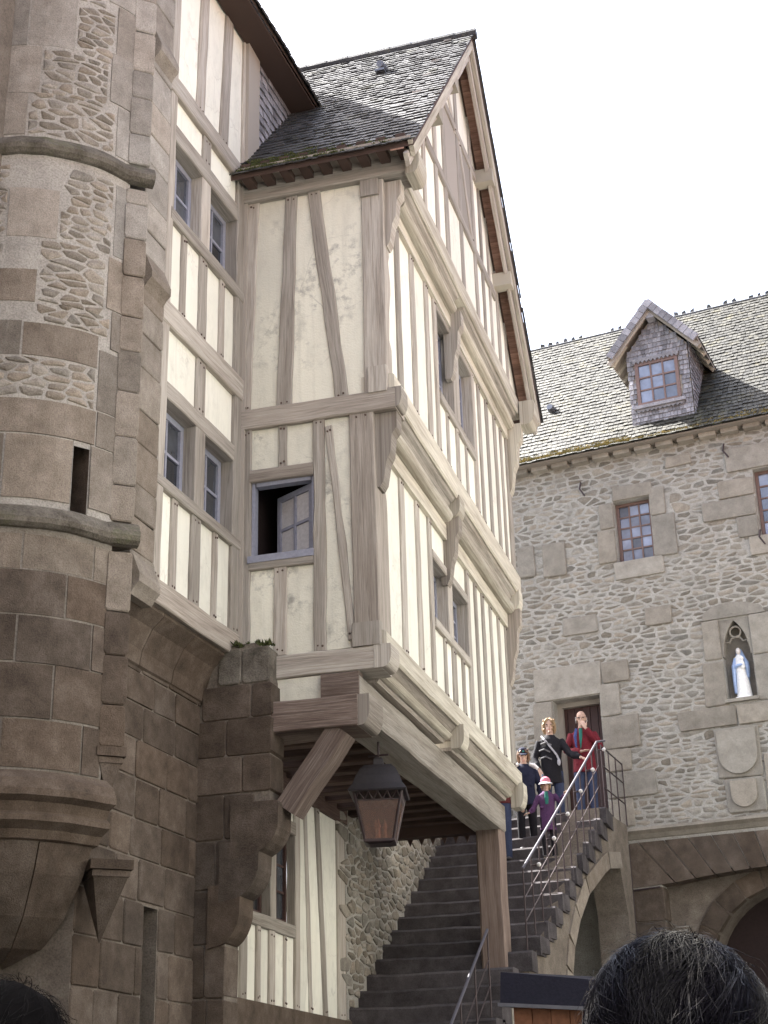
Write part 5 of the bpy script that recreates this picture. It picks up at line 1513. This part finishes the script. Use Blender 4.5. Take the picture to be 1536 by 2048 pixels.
# boy with a navy cap
Yk, Zk, xk, sk_ = stair_k(11)
p = (-4.08, 21.55, Zk)
o, P, Hd, S_, s, f, hs, k = person(p, toC(p[0], p[1]) + .05, 1.50, 'boy in navy cap and navy top with white shoulders on the stairs', 'navy_cloth', 'black_cloth', ('under_hat', 'hair_brown'),
    (((.25, 0, 1.14), (.27, .06, .90), (0, .1, -1)), ((-.25, 0, 1.14), (-.26, .06, .90), (0, .1, -1))), .78, head_tilt=.35)
for sx in (-1, 1):
    m = MB(); tube(m, [P(sx * .09, .02, 1.485), P(sx * .165, .015, 1.465), P(sx * .235, .01, 1.40)], S_([(.08, .035), (.09, .045), (.075, .04)]), 8, side=f); remesh(m, 'shoulder_patch', 'white_cloth', o, .008, 1)
m = MB(); ball(m, Hd(0, -.01, .075), .110 * k, (.90, 1.0, .72), 9); tube(m, [Hd(0, .08, .06), Hd(0, .15, .055), Hd(0, .185, .045)], S_([(.075, .012), (.07, .010), (.04, .008)]), 10, side=hs); remesh(m, 'cap', 'navy_cloth', o, .008, 1)
m = MB(); ball(m, Hd(0, .098, .095), .022 * k, (1, .4, .8)); m.build('cap_badge', 'green_cloth', o)
# little girl in a pink hat
Yk, Zk, xk, sk_ = stair_k(10)
p = (-3.68, 21.02, Zk)
o, P, Hd, S_, s, f, hs, k = person(p, toC(p[0], p[1]), 1.12, 'little girl in pink and white hat and purple coat holding the rail', 'purple_cloth', 'black_cloth', ('under_hat', 'hair_blond'),
    (((.30, .02, 1.12), (.40, .04, 1.02), (.7, .1, -.2)), ((-.30, .08, 1.22), (-.42, .16, 1.38), (-.2, .6, .3))), .62, head_tilt=.25)
m = MB(); ball(m, Hd(0, -.005, .085), .125 * k, (.92, 1.0, .80), 9); remesh(m, 'hat', 'pink_cloth', o, .007, 1)
m = MB(); tube(m, [Hd(0, .02, .050), Hd(0, .025, .020)], S_([(.125, .135), (.165, .185)]), 18, side=hs); m.build('hat_brim', 'white_cloth', o)
m = MB(); tube(m, [P(0, .085, 1.47), P(.0, .135, 1.32), P(0, .142, 1.18)], S_([(.035, .010), (.045, .010), (.03, .008)]), 8, side=s); m.build('green_front', 'green_cloth', o)
# adult half hidden behind the house corner, holding the girl's hand
Yk, Zk, xk, sk_ = stair_k(10)
p = (-4.38, 21.05, Zk)
o, P, Hd, S_, s, f, hs, k = person(p, toC(p[0], p[1]), 1.70, 'adult in dark red top and jeans mostly hidden behind the house corner', 'dark_red_cloth', 'jeans', ('bob', 'hair_brown'),
    (((.26, 0, 1.12), (.25, .08, .88), (0, .1, -1)), ((-.28, .02, 1.10), (-.30, .10, .84), (-.3, .2, -.8))), .85)

# ------------------------------------------------------------------ bystanders' heads in the foreground
def strands(mb, C, ax, fwd, crown_tilt, n, th0, th1, ln, lift, wid, stray=.06):
    a, b_, c = ax
    f = fwd; s = Vector((f.y, -f.x, 0))
    cr = Vector((0, -math.sin(crown_tilt), math.cos(crown_tilt)))
    e1 = Vector((1, 0, 0)); e2 = cr.cross(e1)
    for _ in range(n):
        th = math.acos(1 - rnd() * (1 - math.cos(th1))) if th0 == 0 else ru(th0, th1)
        ph = ru(0, 2 * math.pi)
        L = ln * ru(.6, 1.25); lf = lift * ru(.15, 1.0); wv = ru(-.3, .3); cl = noise.noise(Vector((math.cos(ph) * 2.6, math.sin(ph) * 2.6, th * 2.8))) * .8; lf *= 1 + .45 * noise.noise(Vector((math.cos(ph) * 3.5 + 7, math.sin(ph) * 3.5, th * 4)))
        st = rnd() < stray
        pts = []
        m = 7
        for i in range(m):
            t = i / (m - 1)
            q = th + L * t
            p2 = ph + (wv * t + cl * t * t)
            up_ = 1 + lf * (.35 + .65 * math.sin(min(1, t * 1.2) * math.pi * .5)) + (ru(.05, .16) * t if st else 0) - (0 if st else .35 * lf * t * t)
            d = cr * math.cos(q) + (e1 * math.cos(p2) + e2 * math.sin(p2)) * math.sin(q)
            v = Vector((d.x * a, d.y * b_, d.z * c)) * up_
            pts.append(C + s * v.x + f * v.y + Vector((0, 0, v.z)))
        w_ = wid * ru(.5, 1.2)
        V = []; F = []
        for i, p in enumerate(pts):
            tg = (pts[min(i + 1, m - 1)] - pts[max(i - 1, 0)]).normalized()
            nv = (p - C).normalized(); sd = tg.cross(nv).normalized()
            r = w_ * (1 - .75 * (i / (m - 1)) ** 2)
            V += [p - sd * r, p + nv * r * .8, p + sd * r]
        for i in range(m - 1):
            for q in range(3): F.append((i * 3 + q, i * 3 + (q + 1) % 3, i * 3 + 3 + (q + 1) % 3, i * 3 + 3 + q))
        mb.put(V, F)
def bystander(C, fwd, label, jacket, ax, n, hm='hair_black'):
    C = Vector(C); f = Vector(fwd).normalized(); s = Vector((f.y, -f.x, 0))
    o = thing('person', (C.x, C.y, 0), label, 'person')
    def P(x, y, z): return C + s * x + f * y + Vector((0, 0, z))
    zg = -C.z
    b = MB()
    ball(b, C, 1, (ax[0] * .93, ax[1] * .93, ax[2] * .93), 12)
    ball(b, P(0, .03, -.09), .075, (.85, .95, 1.05), 9)
    tube(b, [P(0, .10, .0), P(0, .125, -.045), P(0, .10, -.055)], [.011, .016, .012], 7)
    for sx in (-1, 1): ball(b, P(sx * ax[0] * .98, .0, -.045), .032, (.4, .7, 1.1))
    tube(b, [P(0, -.01, -.10), P(0, -.02, -.20), P(0, -.03, -.26), P(0, -.02, -.40), P(0, -.01, -.62), P(0, 0, -.78)], [(.06, .065), (.06, .065), (.12, .08), (.18, .11), (.15, .10), (.16, .11)], 14, side=s)
    for sx in (-1, 1):
        tube(b, [P(sx * .17, -.02, -.30), P(sx * .22, -.02, -.58), P(sx * .23, .04, -.82)], [.05, .04, .028], 9)
        tube(b, [P(sx * .23, .04, -.82), P(sx * .23, .06, -.90)], [(.035, .016), (.036, .014)], 8, side=f)
        for q in range(4): tube(b, [P(sx * .23, .035 + q * .017, -.89), P(sx * .228, .045 + q * .017, -.965 + abs(q - 1.5) * .012)], [.009, .007], 6)
        tube(b, [P(sx * .22, .07, -.85), P(sx * .21, .11, -.90)], [.012, .008], 6)
        tube(b, [P(sx * .09, 0, -.75), P(sx * .10, .01, (zg - .78) / 2), P(sx * .10, -.01, zg + .08)], [.085, .055, .04], 10)
        tube(b, [P(sx * .10, -.05, zg + .035), P(sx * .11, .14, zg + .03)], [.035, .028], 8)
    remesh(b, 'body', 'skin', o, .011, 3)
    m = MB()
    tube(m, [P(0, 0, -.86), P(0, -.01, -.62), P(0, -.02, -.40), P(0, -.03, -.275), P(0, -.025, -.215)], [(.20, .14), (.175, .13), (.20, .13), (.14, .10), (.08, .085)], 16, side=s)
    for sx in (-1, 1): tube(m, [P(sx * .17, -.02, -.31), P(sx * .22, -.02, -.58), P(sx * .23, .035, -.79)], [.07, .058, .046], 10)
    remesh(m, 'jacket', jacket, o, .012, 4)
    m = MB()
    for sx in (-1, 1): tube(m, [P(sx * .09, 0, -.80), P(sx * .10, .01, (zg - .78) / 2), P(sx * .10, -.01, zg + .06)], [.10, .075, .065], 10)
    tube(m, [P(0, 0, -.72), P(0, 0, -.88)], [(.16, .115), (.17, .12)], 12, side=s)
    remesh(m, 'trousers', 'jeans', o, .012, 3)
    m = MB()
    ball(m, P(0, -.008, .006), 1, (ax[0] * 1.0, ax[1] * 1.0, ax[2] * 1.0), 14)
    m2 = MB(); keepF = []
    V0 = m.V
    cut = P(0, 0, -.07)
    for fc in m.F:
        c_ = sum((V0[i] for i in fc), Vector()) / len(fc)
        l = c_ - C
        if l.z > -.085 and not (l.dot(f) > .065 and l.z < .035): keepF.append(fc)
    m2.put(V0, keepF)
    hc = m2.build('hair', hm, o, smooth=True)
    m = MB()
    strands(m, P(0, -.008, .006), ax, f, -.55, n, 0, 2.15, .60, .13, .00055, .035)
    m.build('hair_strand', hm, o, kind='stuff')
    return o
def pix(px, py, dist):
    d = (r2 * ((px - 768) / 3000) - u2 * ((py - 1024) / 3000) + fw).normalized()
    return CAM + d * dist
bystander((-.176, 1.785, 1.632), (.35, .94, 0), 'black glossy tousled hair of a person at the lower right corner', 'black_cloth', (.098, .112, .116), 11000)
bystander((-1.0, 1.735, 1.632), (.1, 1, 0), 'dark head silhouette of a person at the lower left corner', 'black_cloth', (.092, .108, .110), 1200, 'hair_matte')

# ------------------------------------------------------------------ kiosk at the stair foot
KI = thing('wooden_kiosk', (-1.5, 9.4, 0), 'orange-brown wooden kiosk with dark sloping canopy below the stairs', 'kiosk')
FK = Fr((-1.86, 9.0, 0), (.98, -.18, 0))
for i in range(6): fbox('board', FK, .01 + i * .115, .12 + i * .115, .05, 2.27 - i * .012, -.04, ru(-.004, .004), 'kiosk_wood', KI)
fbox('frame', FK, 0, .71, 0, 2.25, -.9, -.05, 'timber_brown', KI)
add('canopy', [FK(-.06, 2.28, .03), FK(.85, 2.19, .03), FK(.85, 2.24, -1.0), FK(-.06, 2.34, -1.0), FK(-.06, 2.46, .0), FK(.85, 2.33, .0), FK(.85, 2.42, -1.0), FK(-.06, 2.52, -1.0)], BOXF, 'canvas', KI)
add('canopy_edge', [FK(-.07, 2.265, -.02), FK(.86, 2.175, -.02), FK(.86, 2.175, .045), FK(-.07, 2.265, .045), FK(-.07, 2.285, -.02), FK(.86, 2.195, -.02), FK(.86, 2.195, .045), FK(-.07, 2.285, .045)], BOXF, 'lead', KI)
